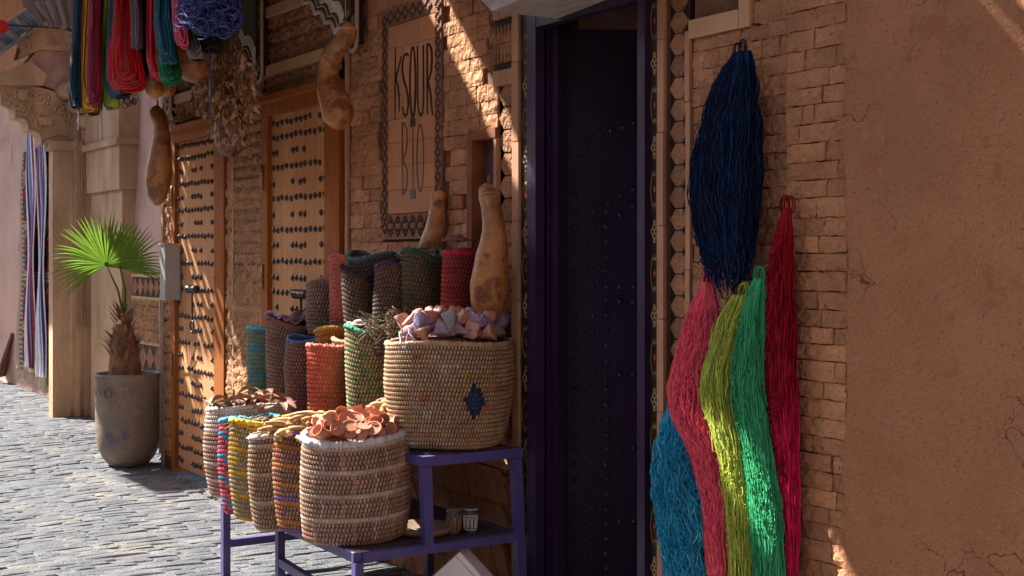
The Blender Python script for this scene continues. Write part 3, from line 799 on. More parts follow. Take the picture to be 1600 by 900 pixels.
# painted scalloped boards above the door bays
def spandrel(pxr, py_tip, arcpx, side, lab, off=.06, zt=3.5, stripw=.16):
    tip = PW(pxr, py_tip, off); s = -side    # boards grow from the jamb inwards
    o = empty('painted_arch_board', (0, 0, 0), lab, 'arch board')
    x0 = tip.x; dirx = -1 if side > 0 else 1
    b = MB(); b.box((min(x0, x0 + dirx * stripw), -off, tip.z + .02), (max(x0, x0 + dirx * stripw), -off + .03, zt)); b.build('side_board', M['ink'], o)
    b = MB()
    b.tube([(x0, -off - .008, zt), (x0, -off - .008, tip.z + .03), (x0 + dirx * .02, -off - .008, tip.z), (x0 + dirx * .06, -off - .008, tip.z - .012), (x0 + dirx * .1, -off - .008, tip.z + .03)], .011, 6, (.42, .33, .24)); b.build('edge_moulding', M['attr'], o, True)
    # cusped curve
    arc = []
    for (ax, ay) in arcpx:
        q = PW(ax, ay, off); arc.append((q.x, q.z))
    if (arc[-1][0] - arc[0][0]) * dirx < 0: arc = arc[::-1]
    arc = [(x0 + dirx * (stripw - .001), arc[0][1])] + arc
    pts = []; n = len(arc) - 1
    for i in range(n):
        (ax, az), (bx_, bz) = arc[i], arc[i + 1]
        L_ = math.hypot(bx_ - ax, bz - az) + 1e-6; nxn, nzn = (bz - az) / L_, -(bx_ - ax) / L_
        if nzn < 0: nxn, nzn = -nxn, -nzn
        for k in range(7):
            t = k / 7; bul = math.sin(t * PI) * L_ * .2; pts.append((ax + (bx_ - ax) * t + nxn * bul, az + (bz - az) * t + nzn * bul))
    pts.append(arc[-1])
    poly = [(x0 + dirx * (stripw - .002), pts[0][1])] + pts + [(pts[-1][0], zt + .35), (x0 + dirx * (stripw - .002), zt + .35)]
    b = MB(); b.prism(poly, -off - .012, -off + .025, (.09, .085, .05)); b.build('scalloped_board', M['attr'], o)
    P = [(a, -off - .014, c) for a, c in pts]
    e = MB(); e.tube(P, .012, 6, (.55, .47, .38))
    e.tube([(a - dirx * .035, -off - .013, c + .028) for a, c in pts], .005, 5, (.5, .42, .3)); 
    # leaf row along the outer edge
    for i in range(2, len(pts) - 1, 1):
        a, c = pts[i]; cx, cz = a - dirx * .085, c + .07
        if (cx - x0) * dirx < stripw + .01: cx = x0 + dirx * (stripw + .02)
        Q = [(cx + .017 * math.cos(t) * 1.0 + .012 * math.sin(t), -off - .014, cz + .026 * math.sin(t)) for t in np.linspace(0, 2 * PI, 10, endpoint=False)]
        e.tube(Q, .0045, 4, (.6, .53, .42), closed=True)
    # scrolls
    rs = random.Random(int(pxr))
    for i in range(34):
        zc = rs.uniform(tip.z + .1, zt); cx = x0 + dirx * rs.uniform(.02, stripw - .03); rr = rs.uniform(.014, .03); f0 = rs.uniform(0, 6)
        Q = [(cx + rr * (1 - t / 9) * math.cos(f0 + t), -off - .002, zc + rr * (1 - t / 9) * math.sin(f0 + t)) for t in np.linspace(0, 7, 14)]
        e.tube(Q, .003, 4, (.24, .1, .06) if i % 2 else (.3, .22, .13))
    e.build('leaf_carving', M['attr'], o)
spandrel(560, 75, [(527, 52), (512, 36), (496, 22), (479, 6), (458, -10), (435, -30)], 1, 'black and cream scalloped painted board behind the long hanging gourd')
spandrel(411, 124, [(404, 118), (391, 101), (376, 86), (360, 71), (343, 58), (322, 40)], 1, 'scalloped painted board behind the dried herb bunch', stripw=.09)
spandrel(268, 172, [(263, 164), (256, 152), (249, 141), (240, 130)], 1, 'small scalloped painted board end above the corner pier', stripw=.05)
# ================================================================ SETTING: the far end on the left
YB = .45
rw2 = empty('pink_wall', (0, 0, 0), 'pink plaster wall running on behind the palm, the piers and the rugs', 'wall')
nu, nv = 60, 160
zz = np.linspace(0, 6.0, nu); xx = np.linspace(-24, xE + .05, nv)
V = np.zeros((nu, nv, 3))
for i, z in enumerate(zz):
    for j, x in enumerate(xx):
        V[i, j] = (x, YB - wobble(x, 0, z, .9, .05) - wobble(x, 4, z, 4, .01), z)
put('plaster_face', np_mesh('plaster_face', V, grid_quads(nu, nv), np.ones((nu * nv, 3)), M['pinkplaster'], True), None, rw2)
b = MB(); b.box((-24.5, -3, 0), (-24, .6, 7)); b.box((-24, YB + .06, 0), (xE, YB + .3, 6)); b.build('wall_core', M['pinkplaster'], rw2)
# tiled dado on the recess wall by the palm
dp = empty('tile_dado', (0, 0, 0), 'dado of small stones with two dark and pale triangle bands behind the potted palm', 'tile panel')
yd = .36
x0_, x1_ = WX(207, -yd), WX(262, -yd) + .3
b = MB(); b.box((x0_, yd + .012, 0), (x1_, YB + .02, WZ(207, 425, -yd))); b.build('mortar_core', M['mortar'], dp)
relief('rough_tiles', x0_, x1_, WZ(215, 533, -yd), WZ(215, 466, -yd), yd + .0, .022, .02, M['carved'], dp, seed=31, rows=.07)
relief('rough_tiles', x0_, x1_, .1, WZ(215, 577, -yd), yd + .0, .022, .02, M['carved'], dp, seed=32, rows=.07)
for (pa, pb) in ((462, 433), (575, 536)):
    za, zb_ = WZ(215, pa, -yd), WZ(215, pb, -yd); hh = zb_ - za
    b = MB(); b.box((x0_, yd + .006, za), (x1_, yd + .02, zb_)); b.build('dark_ground', M['dark'], dp)
    q = MB(); hq = hh / 2; q.prism([(-hq * .95, 0), (0, -hq * .97), (hq * .95, 0), (0, hq * .97)], -.008, .002); me = q.mesh('cut_tile', M['zellij'])
    x_ = x0_ + hq
    while x_ < x1_: put('cut_tile', me, None, dp, (x_, yd + .008, (za + zb_) / 2)); x_ += hq * 1.85
    for zz_ in (za - .03, zb_ + .002):
        b = MB(); b.box((x0_, yd - .012, zz_), (x1_, yd + .02, zz_ + .027)); b.build('band_tile', M['paleband'], dp)
# pilaster with capital (behind the palm)
ps = empty('plaster_pilaster', (0, 0, 0), 'plain plaster pilaster with a stepped capital just left of the palm', 'pilaster')
def pd_x(px, y): return WX(px, -y)
pa, pb = WX(157, -.42), WX(196, -.36)
for (z0, z1, g_) in ((0, WZ(175, 297, -.3), 0.0), (WZ(175, 297, -.3) + .001, WZ(175, 228, -.3), .035), (WZ(175, 228, -.3) + .001, WZ(175, 218, -.3), .07), (WZ(175, 218, -.3) + .001, 3.4, .04)):
    b = MB(); b.box((pa - g_, .33 - g_, z0), (pb + g_, YB + .02, z1)); b.build('pilaster_block', M['column'], ps)
# clustered column
cs = empty('plaster_column', (0, 0, 0), 'broad fluted plaster column carrying the carved bracket at the far left', 'column')
cX0, cX1 = -13.4, -13.05
zc_ = WZ(110, 240, -.2)
ztop = PD(110, 240, 13.1).z
b = MB(); b.box((cX0 + .2, .02, 0), (cX1, .2, ztop)); b.build('column_shaft', M['column'], cs)
b = MB(); b.box((cX0 + .1, .215, 0), (cX1 + .03, .27, ztop)); b.build('column_fillet', M['column'], cs)
b = MB(); P = [(cX1 - .01, .24, 0.02), (cX1 - .01, .24, ztop)]; 
for yy, rr in ((.205, .02), (.285, .028), (.33, .02)): b.tube([(cX1 + .0, yy, .02), (cX1 + .0, yy, ztop)], rr, 8)
b.build('column_bead', M['column'], cs, True)
b = MB(); b.box((cX0 + .1, .3, 0), (cX1 + .02, YB + .02, ztop + .0)); b.build('column_shaft', M['column'], cs)
b = MB(); b.box((cX0 + .15, -.01, ztop + .001), (cX1 + .03, YB + .02, ztop + .09)); b.build('column_capital', M['column'], cs)
# ornament strips up the column
b = MB(); rs = random.Random(3)
for yy in (.235, .30):
    z = .9
    while z < ztop + .5:
        Q = [(cX1 + .033, yy + .014 * math.cos(t), z + .03 * math.sin(t)) for t in np.linspace(0, 2 * PI, 9, endpoint=False)]
        b.tube(Q, .006, 4, ref=(1, 0, 0), closed=True); z += .062
b.build('column_carving', M['column'], cs)
# carved bracket hood
hb = empty('carved_bracket', (0, 0, 0), 'scalloped carved plaster bracket and blank gable under the tiled hood at the far left', 'bracket')
XH = -13.1
def YZ(px, py, X=XH):
    y, z = PX(px, X); return (y, H - (py - 400) / F * z)
sc_pts = []
key = [(78, 241), (66, 236), (62, 222), (46, 214), (42, 198), (26, 192), (22, 175), (4, 168), (0, 150), (-16, 142), (-20, 125), (-40, 118), (-50, 110)]
def scal(a, b_, n=6, k=.32):
    (ax, az), (bx_, bz) = YZ(*a), YZ(*b_); L_ = math.hypot(bx_ - ax, bz - az); nx_, nz_ = (bz - az) / L_, -(bx_ - ax) / L_
    if nz_ < 0: nx_, nz_ = -nx_, -nz_
    return [(ax + (bx_ - ax) * t + nx_ * math.sin(t * PI) * L_ * k, az + (bz - az) * t + nz_ * math.sin(t * PI) * L_ * k) for t in [i / n for i in range(n)]]
cus = [(110, 238), (64, 226), (45, 203), (24, 184), (2, 160), (-20, 138), (-45, 118)]
for i in range(len(cus) - 1): sc_pts += scal(cus[i], cus[i + 1])
sc_pts.append(YZ(*cus[-1]))
poly = [YZ(112, 238)] + sc_pts + [YZ(-45, 128 - 30), YZ(-45, 140 - 5 - 0) if False else YZ(0, 133), YZ(75, 135), YZ(112, 150)]
poly = sc_pts + [YZ(-45, 100), YZ(0, 128), YZ(60, 136), YZ(112, 150), YZ(135, 232)]
b = MB(); b.prism(poly, XH - .28, XH, axis='X'); b.build('scalloped_bracket', M['column'], hb)
b = MB(); Q = [(XH + .006, y, z) for y, z in sc_pts]; b.tube(Q, .014, 6, ref=(1, 0, 0))
Q = [(XH + .005, y + .03, z + .045) for y, z in sc_pts]; b.tube(Q, .008, 6, ref=(1, 0, 0))
b.build('scallop_moulding', M['column'], hb, True)
b = MB(); rs = random.Random(14)
for i in range(46):
    px, py = rs.uniform(0, 105), rs.uniform(142, 228)
    if py > 150 + (px) * .75 + 10: continue
    y, z = YZ(px, py); rr = rs.uniform(.02, .05); f0 = rs.uniform(0, 6)
    Q = [(XH + .006, y + rr * (1 - t / 8) * math.cos(f0 + t), z + rr * (1 - t / 8) * math.sin(f0 + t)) for t in np.linspace(0, 6, 12)]
    b.tube(Q, .012, 4, ref=(1, 0, 0))
b.build('scroll_carving', M['column'], hb)['kind'] = 'stuff'
def yzbox(px0, py0, px1, py1, X0, X1, name, m_=None):
    y0, z1 = YZ(px0, py0); y1, z0 = YZ(px1, py1); b = MB(); b.box((X0, y0, z0), (X1, y1, z1)); return b.build(name, m_ or M['column'], hb)
yzbox(28, 140, 42, 157, XH + .001, XH + .03, 'square_boss'); yzbox(60, 183, 80, 196, XH + .001, XH + .035, 'square_boss')
# barrels of the side arch
for (px, py) in ((98, 143), (113, 165), (128, 190)):
    y, z = YZ(px, py); b = MB(); n = 16; r0 = .085
    Q = [(XH + .0, y, z), (XH + .22, y + .06, z)]
    b.tube(Q, r0, 16, ref=(0, 0, 1)); b.build('barrel_moulding', M['column'], hb, True)
# blank gable block
poly = [YZ(45, 95), YZ(40, 128), YZ(75, 135), YZ(112, 150), YZ(126, 170), YZ(126, 78), YZ(60, 76)]
b = MB(); b.prism(poly, XH - .25, XH - .02, axis='X'); b.build('blank_gable', M['pinkplaster'], hb)
poly = [YZ(-45, 135), YZ(50, 136), YZ(70, 112), YZ(48, 96), YZ(-45, 132)]
poly = [YZ(-45, 131), YZ(46, 96), YZ(72, 118), YZ(66, 134), YZ(0, 133.9)]
b = MB(); b.prism(poly, XH - .2, XH + .05, axis='X'); b.build('cornice_slope', M['column'], hb)
# rosettes
b = MB()
for (px, py, rr) in ((38, 70, .055), (83, 60, .06), (112, 58, .06)):
    y, z = YZ(px, py)
    for q_ in (1, .6):
        Q = [(XH + .02, y + rr * q_ * math.cos(t), z + rr * q_ * math.sin(t)) for t in np.linspace(0, 2 * PI, 18, endpoint=False)]
        b.tube(Q, .012, 6, ref=(1, 0, 0), closed=True)
    for k in range(6):
        Q = [(XH + .02, y + t * math.cos(k * PI / 3 + t * 8) , z + t * math.sin(k * PI / 3 + t * 8)) for t in np.linspace(0, rr * .9, 5)]
        b.tube(Q, .006, 4, ref=(1, 0, 0))
b.build('rosette_relief', M['pinkplaster'], hb)['kind'] = 'stuff'
poly = [YZ(28, 92), YZ(62, 78), YZ(126, 80), YZ(126, 40), YZ(100, 32), YZ(72, 38), YZ(40, 50)]
b = MB(); b.prism(poly, XH - .2, XH + .01, axis='X'); b.build('rosette_panel', M['column'], hb)
# tiled hood roof
rt = empty('tiled_hood', (0, 0, 0), 'small green glazed tile hood sloping down to the left', 'roof')
ya, za = YZ(80, 22); yb, zb2 = YZ(-40, 118 - 12)
b = MB(); b.add([(XH - 1.2, ya, za - .05), (XH + .1, ya, za - .05), (XH + .1, yb, zb2 - .05), (XH - 1.2, yb, zb2 - .05),
                 (XH - 1.2, ya, za - .02), (XH + .1, ya, za - .02), (XH + .1, yb, zb2 - .02), (XH - 1.2, yb, zb2 - .02)],
                [(0, 3, 2, 1), (4, 5, 6, 7), (0, 1, 5, 4), (1, 2, 6, 5), (2, 3, 7, 6), (3, 0, 4, 7)]); b.build('roof_deck', M['rooftile'], rt)
L_ = math.hypot(yb - ya, zb2 - za); sl = math.atan2(zb2 - za, yb - ya)
tm = MB(); n = 7
for (s0, r0) in ((0, .052), (1, .045)):
    pass
V = []; 
for s0, r0 in ((0, .05), (.17, .056)):
    for k in range(n): t = k / (n - 1) * PI; V.append((r0 * math.cos(t), s0, r0 * math.sin(t)))
for s0, r0 in ((0, .042), (.17, .048)):
    for k in range(n): t = k / (n - 1) * PI; V.append((r0 * math.cos(t), s0, r0 * math.sin(t)))
Fc = [(k, k + 1, n + k + 1, n + k) for k in range(n - 1)] + [(2 * n + k, 3 * n + k, 3 * n + k + 1, 2 * n + k + 1) for k in range(n - 1)] + [(n + k, n + k + 1, 3 * n + k + 1, 3 * n + k) for k in range(n - 1)]
tm.add(V, Fc); tme = tm.mesh('roof_tile', M['rooftile'], True)
for i in range(11):
    for j in range(5):
        x_ = XH + .06 - i * .115; s_ = j * .145
        dirv = -1 if yb < ya else 1
        put('roof_tile', tme, None, rt, (x_, ya + dirv * s_ * abs(math.cos(sl)), za - .02 + s_ * (zb2 - za) / L_ + .004 * j), (-(math.atan2(zb2 - za, abs(yb - ya))), 0, PI) if dirv < 0 else (0, 0, 0))
# small carved timber eave end near the yarn
te = empty('timber_eave_end', (0, 0, 0), 'small striped carved timber eave end above the dark teal skein', 'eave')
q0 = PD(60, 12, 10.2)
for i in range(10):
    a = PD(48 + i * 8.5, 4 - i * .6, 10.2); c = PD(70 + i * 6.2, 36 + (i % 3) * 2 + i * .8, 10.2)
    b = MB(); b.bar(a, c, .03, .05, (.3, .2, .16) if i % 2 else (.2, .12, .09)); b.build('eave_slat', M['attr'], te)
b = MB(); b.bar(PD(38, 3, 10.3), PD(130, -14, 10.3), .1, .1, (.2, .12, .1)); b.build('eave_beam', M['attr'], te)
b = MB(); b.bar(PD(88, 30, 10.25), PD(126, 40, 10.25), .02, .1, (.22, .14, .1)); b.bar(PD(104, 40, 10.25), PD(128, 50, 10.25), .02, .07, (.16, .1, .07)); b.build('carved_end', M['attr'], te)

# rugs on the far wall
def rug(name, lab, px0, px1, pyt, pyb, yoff, pat, grp=None, fringe=True, wav=.02, seed=1):
    X0, X1 = WX(px0, yoff), WX(px1, yoff); zt = WZ((px0 + px1) / 2, pyt, yoff); zb_ = WZ((px0 + px1) / 2, pyb, yoff)
    o = empty(name, (0, 0, 0), lab, 'rug', grp)
    nu, nv = 220, 64; V = np.zeros((nu, nv, 3)); C = np.zeros((nu, nv, 3))
    for i in range(nu):
        for j in range(nv):
            u, v = j / (nv - 1), i / (nu - 1)
            x = X0 + (X1 - X0) * (u if u > .5 else u - (1 - v) * 0 - .12 * (v) * (1 - 2 * u)); z = zt + (zb_ - zt) * v
            V[i, j] = (x, -yoff - wav * math.sin(u * 17 + v * 2) * (.3 + v) - .015 * math.sin(v * 9 + u * 3), z); C[i, j] = pat(u, v)
    me = np_mesh(name, V, grid_quads(nu, nv), C, M['rug'], True)
    o2 = put('rug_cloth', me, None, o)
    sm = o2.modifiers.new('thick', 'SOLIDIFY'); sm.thickness = .008
    if fringe:
        f = MB(); rs = random.Random(seed)
        for j in range(90):
            u = j / 89; x = V[-1, int(u * (nv - 1)), 0]; y = V[-1, int(u * (nv - 1)), 1]
            f.tube([(x, y, zb_ + .005), (x + rs.uniform(-.01, .01), y - .005, zb_ - .06), (x + rs.uniform(-.02, .02), y + rs.uniform(-.01, .01), zb_ - rs.uniform(.1, .16))], .004, 4, (.5, .42, .33))
        f.build('fringe', M['rug'], o)['kind'] = 'stuff'
    return o
def pat1(u, v):
    bd_ = min(u, 1 - u)
    r1, r2, cr_, nv_ = (.24, .05, .035), (.12, .035, .035), (.5, .38, .26), (.03, .03, .07)
    if bd_ < .05: return (.42, .33, .24)
    if bd_ < .1: return (.2, .11, .08) if int(v * 90) % 2 else cr_
    s_ = int(v * 22); k = (u * 9 + (v * 22 % 1)) % 1
    if v > .95: return nv_ if v < .962 else cr_
    if s_ % 5 == 0: return nv_ if k < .5 else (.1, .1, .14)
    if s_ % 5 == 1: return r1 if abs(k - .5) < (v * 22 % 1) * .5 else r2
    if s_ % 5 == 2: return cr_ if int(v * 130) % 2 else (.25, .14, .1)
    if s_ % 5 == 3: return r2 if abs(k - .5) > .25 else (.35, .2, .12)
    return r1
def pat2(u, v):
    c_ = [(.8, .78, .85), (.06, .04, .1), (.75, .72, .8), (.22, .04, .05), (.2, .3, .6), (.85, .82, .88), (.04, .03, .05), (.35, .06, .08), (.8, .78, .8)]
    return c_[int(u * 8.99)]
rug('hanging_rug', 'dark red patterned rug with cream fringe hanging beside the column', 36, 84, 232, 585, -.36, pat1)
rug('striped_blanket', 'narrow white, blue and red striped blanket hanging over the red rug', 44, 54, 208, 575, -.31, pat2, fringe=False, wav=.012)
rug('striped_blanket', 'second striped blanket nearest the column, longer than the first', 61, 70, 212, 590, -.31, lambda u, v: pat2(1 - u, v), fringe=True, wav=.012, seed=4)
# small leaning frame at the far left
lf = empty('leaning_board', (0, 0, 0), 'brown wooden board leaning at the wall foot left of the rug', 'board')
a = PD(2, 588, 16.2); c = PD(26, 520, 16.2)
b = MB(); b.bar(a, c, .3, .03, (.2, .1, .07)); b.build('board', M['attr'], lf)
b = MB(); b.bar(a + Vector((.04, -.02, 0)), c + Vector((.04, -.02, 0)), .04, .03, (.3, .17, .12)); b.build('batten', M['attr'], lf)
# red shop sign disc far above
dsc = MB(); Q = PD(2, 42, 12.0); dsc.lathe([(.0001, .02), (.06, .02), (.062, 0), (.06, -.02), (.0001, -.02)], 24)
v = np.concatenate(dsc.v); dsc.v = [np.stack([v[:, 2], v[:, 0], v[:, 1]], -1)]; dsc.org = Vector((0, 0, 0))
for k in range(1): pass
cc = np.tile(np.array([.6, .02, .02]), (len(v), 1)); dsc.c = [cc]
o = dsc.build('round_sign', M['attr'], loc=Q); tag(o, 'round red sign at the far left edge above the tiled hood', 'sign')
b = MB(); b.bar(Q + Vector((0, 0, .02)), (Q.x, YB, Q.z + .05), .015, .015); o2 = b.build('sign_arm', M['iron'], o); o2.location = -o.location

# ================================================================ SETTING: what is overhead and across the lane
ev = empty('overhead_sun_mask', (0, 0, 0), 'upper wall and unseen slabs shaped to shade and streak the shop front', 'building')
HE = 5.0
def eave(x0, x1, y0, y1=.3, th=.05):  # added unseen slab, its edges cut to shape shade and sun streaks
    b = MB(); b.box((x0, y0, HE), (x1, y1, HE + th)); b.build('shade_slab', M['pinkplaster'], ev)
YE = -2.05
eave(-26, -13.95, YE); eave(-13.9499, -13.1, -2.9); eave(-13.0999, -12.6, YE); eave(-12.599, -11.72, -1.36); eave(-11.719, -11.52, -1.36); eave(-11.719, -11.52, -2.6, -1.72); eave(-11.519, -9.6, -2.55); eave(-9.599, -8.2, YE); eave(-8.1999, -7.7801, -2.9); eave(-7.70, -7.46, .0); eave(-7.4599, -7.45, -2.9)
eave(-7.70, -7.46, -2.9, -1.62); eave(-7.7799, -7.7001, -2.9); eave(-7.449, -7.15, -2.9); eave(-7.1499, -6.88, -1.75); eave(-6.8799, -4.92, -2.9); eave(-4.919, -4.87, .0); eave(-4.8699, -4.825, -2.9); eave(-4.8249, -4.745, .0); eave(-4.919, -4.87, -2.9, -2.0); eave(-4.8249, -4.745, -2.9, -2.0)
eave(-4.7449, 3, -2.9)
b = MB(); b.box((-24, .31, TOPZ), (4, .6, 6.5)); b.build('upper_wall', M['plaster'], ev)
for i in range(9):  # unseen slats added to split the sunbeam on the left door into streaks
    xs_ = -12.57 + i * .125
    if xs_ < -11.6: b = MB(); b.box((xs_, -2.6 if xs_ > -11.72 else -2.05, HE - .05), (xs_ + .055, -1.3, HE - .001)); b.build('streak_slat', M['framewood'], ev)
op = empty('opposite_house', (0, 0, 0), 'pink plaster house across the lane behind the viewer', 'building')
b = MB(); b.box((-24, -5.9, 0), (8, -5.3, 5.2)); b.build('house_wall', M['paleplaster'], op)
b = MB(); b.box((7.9, -5, 0), (8.3, .3, 6)); b.build('house_wall', M['plaster'], op)
# awning timber from which the wool hangs (above the picture)
aw = empty('wool_rack', (0, 0, 0), 'timber rack from which the wool and gourds hang, with added shade boards', 'rack')
for yy, xr_ in ((-.27, -5.75), (-.6, -6.4), (-.85, -6.4)):
    b = MB(); b.bar((-9.7, yy, 3.5), (xr_, yy, 3.5), .05, .05); b.build('rail', M['framewood'], aw)
for xx_ in (-9.4, -8.2, -7.0):
    b = MB(); b.bar((xx_, .02, 3.56), (xx_, -.95, 3.56), .06, .06); b.build('arm', M['framewood'], aw)
for (xa_, xb_) in ((-8.6, -6.28), (-5.76, -4.25)):  # unseen boards added to darken the sign wall, gapped for the sun streak
    b = MB(); b.box((xa_, -1.3, 3.30), (xb_, -.0, 3.33)); b.build('shade_board', M['framewood'], aw)
# ================================================================ BASKETS
BLK = (.014, .008, .006); TAN = (.42, .28, .165); PALE = (.58, .46, .35)
def basket(lab, cx, cy, z0, h, rx, ry, colf, rimc, bot=.86, bulge=.06, coil=.0195, pitch=.0145, tilt=(0, 0), rz=0, seed=0, open_=.05, zoff=0, dents=.035, sag=.009, rimw=.012, grp='coiled straw baskets on the display stand'):
    o = empty('coiled_basket', (cx, cy, z0), lab, 'basket', grp)
    o.rotation_euler = (tilt[0], tilt[1], rz)
    rg = np.random.default_rng(seed + 50)
    nrow = max(6, int(h / coil)); per = 2 * PI * math.sqrt((rx * rx + ry * ry) / 2); ns = max(24, int(per / pitch))
    na = ns * 3; nr = nrow * 4 + 1
    a = np.arange(na) * 2 * PI / na
    V = np.zeros((nr, na, 3)); C = np.zeros((nr, na, 3))
    d1, d2, d3 = rg.uniform(0, 6, 3)
    for i in range(nr):
        t = i / (nr - 1); row = min(nrow - 1, i // 4); f = (i % 4) / 4
        env = bot + (1 - bot) * min(1, t * 1.6) ** .7 + bulge * math.sin(t * PI)
        if t < .05: env *= .93 + 1.4 * t
        bump_ = .0048 * abs(math.sin(PI * f)) ** .6
        sh = (row * 1.37) % 1.0
        aa = a + sh * 2 * PI / ns
        ph = np.arange(na) % 3
        stitch = np.where(ph == 2, -.0065, .0015) * (1 if f not in (0,) else .3)
        wob = dents * (np.sin(a * 2 + d1 + t * 2) * .5 + np.sin(a * 3 + d2 - t * 3) * .35 + np.sin(a * 5 + d3 + t * 4) * .15)
        k = env * (1 + wob)
        zrow = h * t + (.002 + sag * t ** 2) * np.sin(a * 2 + d2) + sag * .5 * t * np.sin(a + d3) + .003 * np.sin(a * 3 + d1)
        V[i] = np.stack([(rx * k + bump_ + stitch) * np.cos(aa), (ry * k + bump_ + stitch) * np.sin(aa), zrow], -1)
        cs_ = np.array([colf(row, nrow, x_) for x_ in (a / (2 * PI))]) if (i % 4 == 0 or i == nr - 1) else last
        last = cs_
        jit = 1 + .16 * rg.standard_normal((na // 3 + 1))[np.arange(na) // 3][:, None]
        st_c = cs_[:, :3] * np.clip(jit, .5, 1.5); gp = cs_[:, 3:6]
        c_ = np.where((ph == 2)[:, None], gp, st_c)
        if f == 0: c_ = c_ * .5 + gp * .45
        c_ = np.where((ph == 0)[:, None], c_ * .78, c_)
        C[i] = c_
    me = np_mesh('body', V, grid_quads(nr, na, True), np.clip(C, 0, 1), M['straw'], True)
    put('body', me, None, o)
    ln = MB(); n = 28
    top = V[-1]
    idx = [int(j * na / n) for j in range(n)]
    Vt = [tuple(top[j] * np.array([.955, .955, 1])) for j in idx]; Vb = [(v_[0] * .93, v_[1] * .93, v_[2] - max(.06, open_ * 2)) for v_ in Vt]
    Vt = [tuple(top[j] * np.array([.99, .99, 1])) for j in idx]
    ln.add(Vt + Vb + [(0, 0, h - max(.06, open_ * 2))], [(j, (j + 1) % n, n + (j + 1) % n, n + j) for j in range(n)] + [(n + j, n + (j + 1) % n, 2 * n) for j in range(n)], (.16, .1, .06))
    ln.build('lining', M['straw'], o, True)
    rm = MB(); m_ = 72
    idx = [int(j * na / m_) for j in range(m_)]
    P = np.array([top[j] * np.array([.985, .985, 1]) + np.array([0, 0, rimw * .5]) for j in idx])
    # wrapped rim with slight twist bumps
    P2 = np.repeat(P, 2, axis=0); P2[1::2] = (P + np.roll(P, -1, 0)) / 2
    rr = rimw * (1 + .16 * np.where(np.arange(len(P2)) % 2, 1, -1)) * (1 + .12 * rg.standard_normal(len(P2)))
    cc = np.array([np.array(rimc) * (1 + .12 * rg.standard_normal()) for _ in range(len(P2))]).clip(0, 1)
    rm.tube(P2, 1, 7, cc, ref=(0, 0, 1), closed=True)
    # per-ring radius
    v = rm.v[-1].reshape(len(P2), 7, 3); v[:] = P2[:, None, :] + (v - P2[:, None, :]) * rr[:, None, None]
    rm.v[-1] = v.reshape(-1, 3)
    rm.build('rim', M['straw'], o, True)
    return o
def jitc(c, r_, k=.15):
    return tuple(max(0, x * (1 + k * r_)) for x in c)
def plain(c, gap=BLK, band=None, bc=None, every=5):
    def f(row, nrow, a):
        if band and row % every == 0: return (*bc, *[x * .6 for x in bc])
        return (*c, *gap)
    return f
def big_pat(row, nrow, a):
    # blue lozenge on the front
    u = ((a - .985 + .5) % 1 - .5) * 1.62 / .0155; v = row - nrow * .46
    hsh = math.sin(row * 12.9 + math.floor(a * 40) * 78.2) * 43758.5; hsh -= math.floor(hsh)
    if abs(u) * 1.35 + abs(v) * 1.0 < 4.2: 
        return (.02, .06, .16, .008, .01, .03) if (abs(u) * 1.35 + abs(v)) < 3.2 else (.015, .02, .035, .008, .008, .015)
    c = (.47, .31, .175)
    if hsh > .965: c = (.55, .17, .08)
    elif hsh > .94: c = (.5, .38, .08)
    elif hsh < .05: c = (.52, .42, .3)
    return (*c, *BLK)
def b6_pat(row, nrow, a):
    r_ = row % 5
    if r_ == 0 and row > 0: return (.56, .42, .32, .38, .28, .2)
    k = math.floor(a * 15 + (row // 5) * .5) ; e = (a * 15 + (row // 5) * .5) % 1
    if e < .06: return (.58, .46, .36, .3, .2, .15)
    hsh = math.sin(row * 3.1 + k * 17.7) * 999; hsh -= math.floor(hsh)
    c = (.44, .285, .19) if hsh < .8 else (.5, .26, .17)
    if .46 < a < .62: c = (.2, .23, .3)
    if .42 < a < .5: c = (.08, .3, .5) if row % 5 < 3 else (.5, .5, .52)
    return (*c, *BLK)
def purple_pat(row, nrow, a):
    if .35 < a < .62 and row % 3: return (.2, .1, .38, .1, .04, .18)
    if row % 4 == 2: return (.55, .23, .06, .3, .12, .03)
    if row % 7 == 0: return (.25, .13, .32, .1, .05, .15)
    if int(a * 40) % 9 == 3: return (.55, .1, .05, .05, .02, .02)
    return (.38, .22, .14, *BLK)
def yellow_pat(row, nrow, a):
    if row % 5 == 0: return (.62, .34, .03, .45, .22, .02)
    if .4 < a < .55: return (.42, .5, .4, .2, .24, .2)
    if int(a * 16) % 5 == 2 and row % 5 in (1, 2, 3) and row > nrow - 10: return (.62, .34, .03, .3, .15, .02)
    return (.38, .31, .17, .12, .1, .05)
def pink_pat(row, nrow, a):
    k = (row + int(a * 10)) % 5
    if k == 0: return (.03, .32, .5, .02, .15, .25)
    if k == 3: return (.35, .06, .08, .2, .03, .04)
    return (.65, .13, .2, .35, .06, .1)
def far_pat(row, nrow, a):
    if row % 4 == 0: return (.6, .5, .42, .35, .28, .22)
    if row > nrow - 5: return (.58, .48, .4, .3, .22, .16)
    return (.42, .27, .19, *BLK)
def beige_pat(row, nrow, a):
    if row % 6 == 0: return (.52, .4, .3, .35, .26, .18)
    return (.42, .27, .165, *BLK)
def teal_pat(row, nrow, a):
    return (.09, .3, .34, .05, .15, .18) if .3 < a < .62 or row % 6 == 0 else (.2, .3, .2, .06, .1, .07)
def edge_pat(edge, c, gap=BLK, lo=.38, hi=.66):
    def f(row, nrow, a):
        if lo < a < hi: return (*edge, *[x * .5 for x in edge])
        return (*c, *gap)
    return f
def coral_pat(row, nrow, a):
    return (.75, .16, .085, .42, .07, .04)
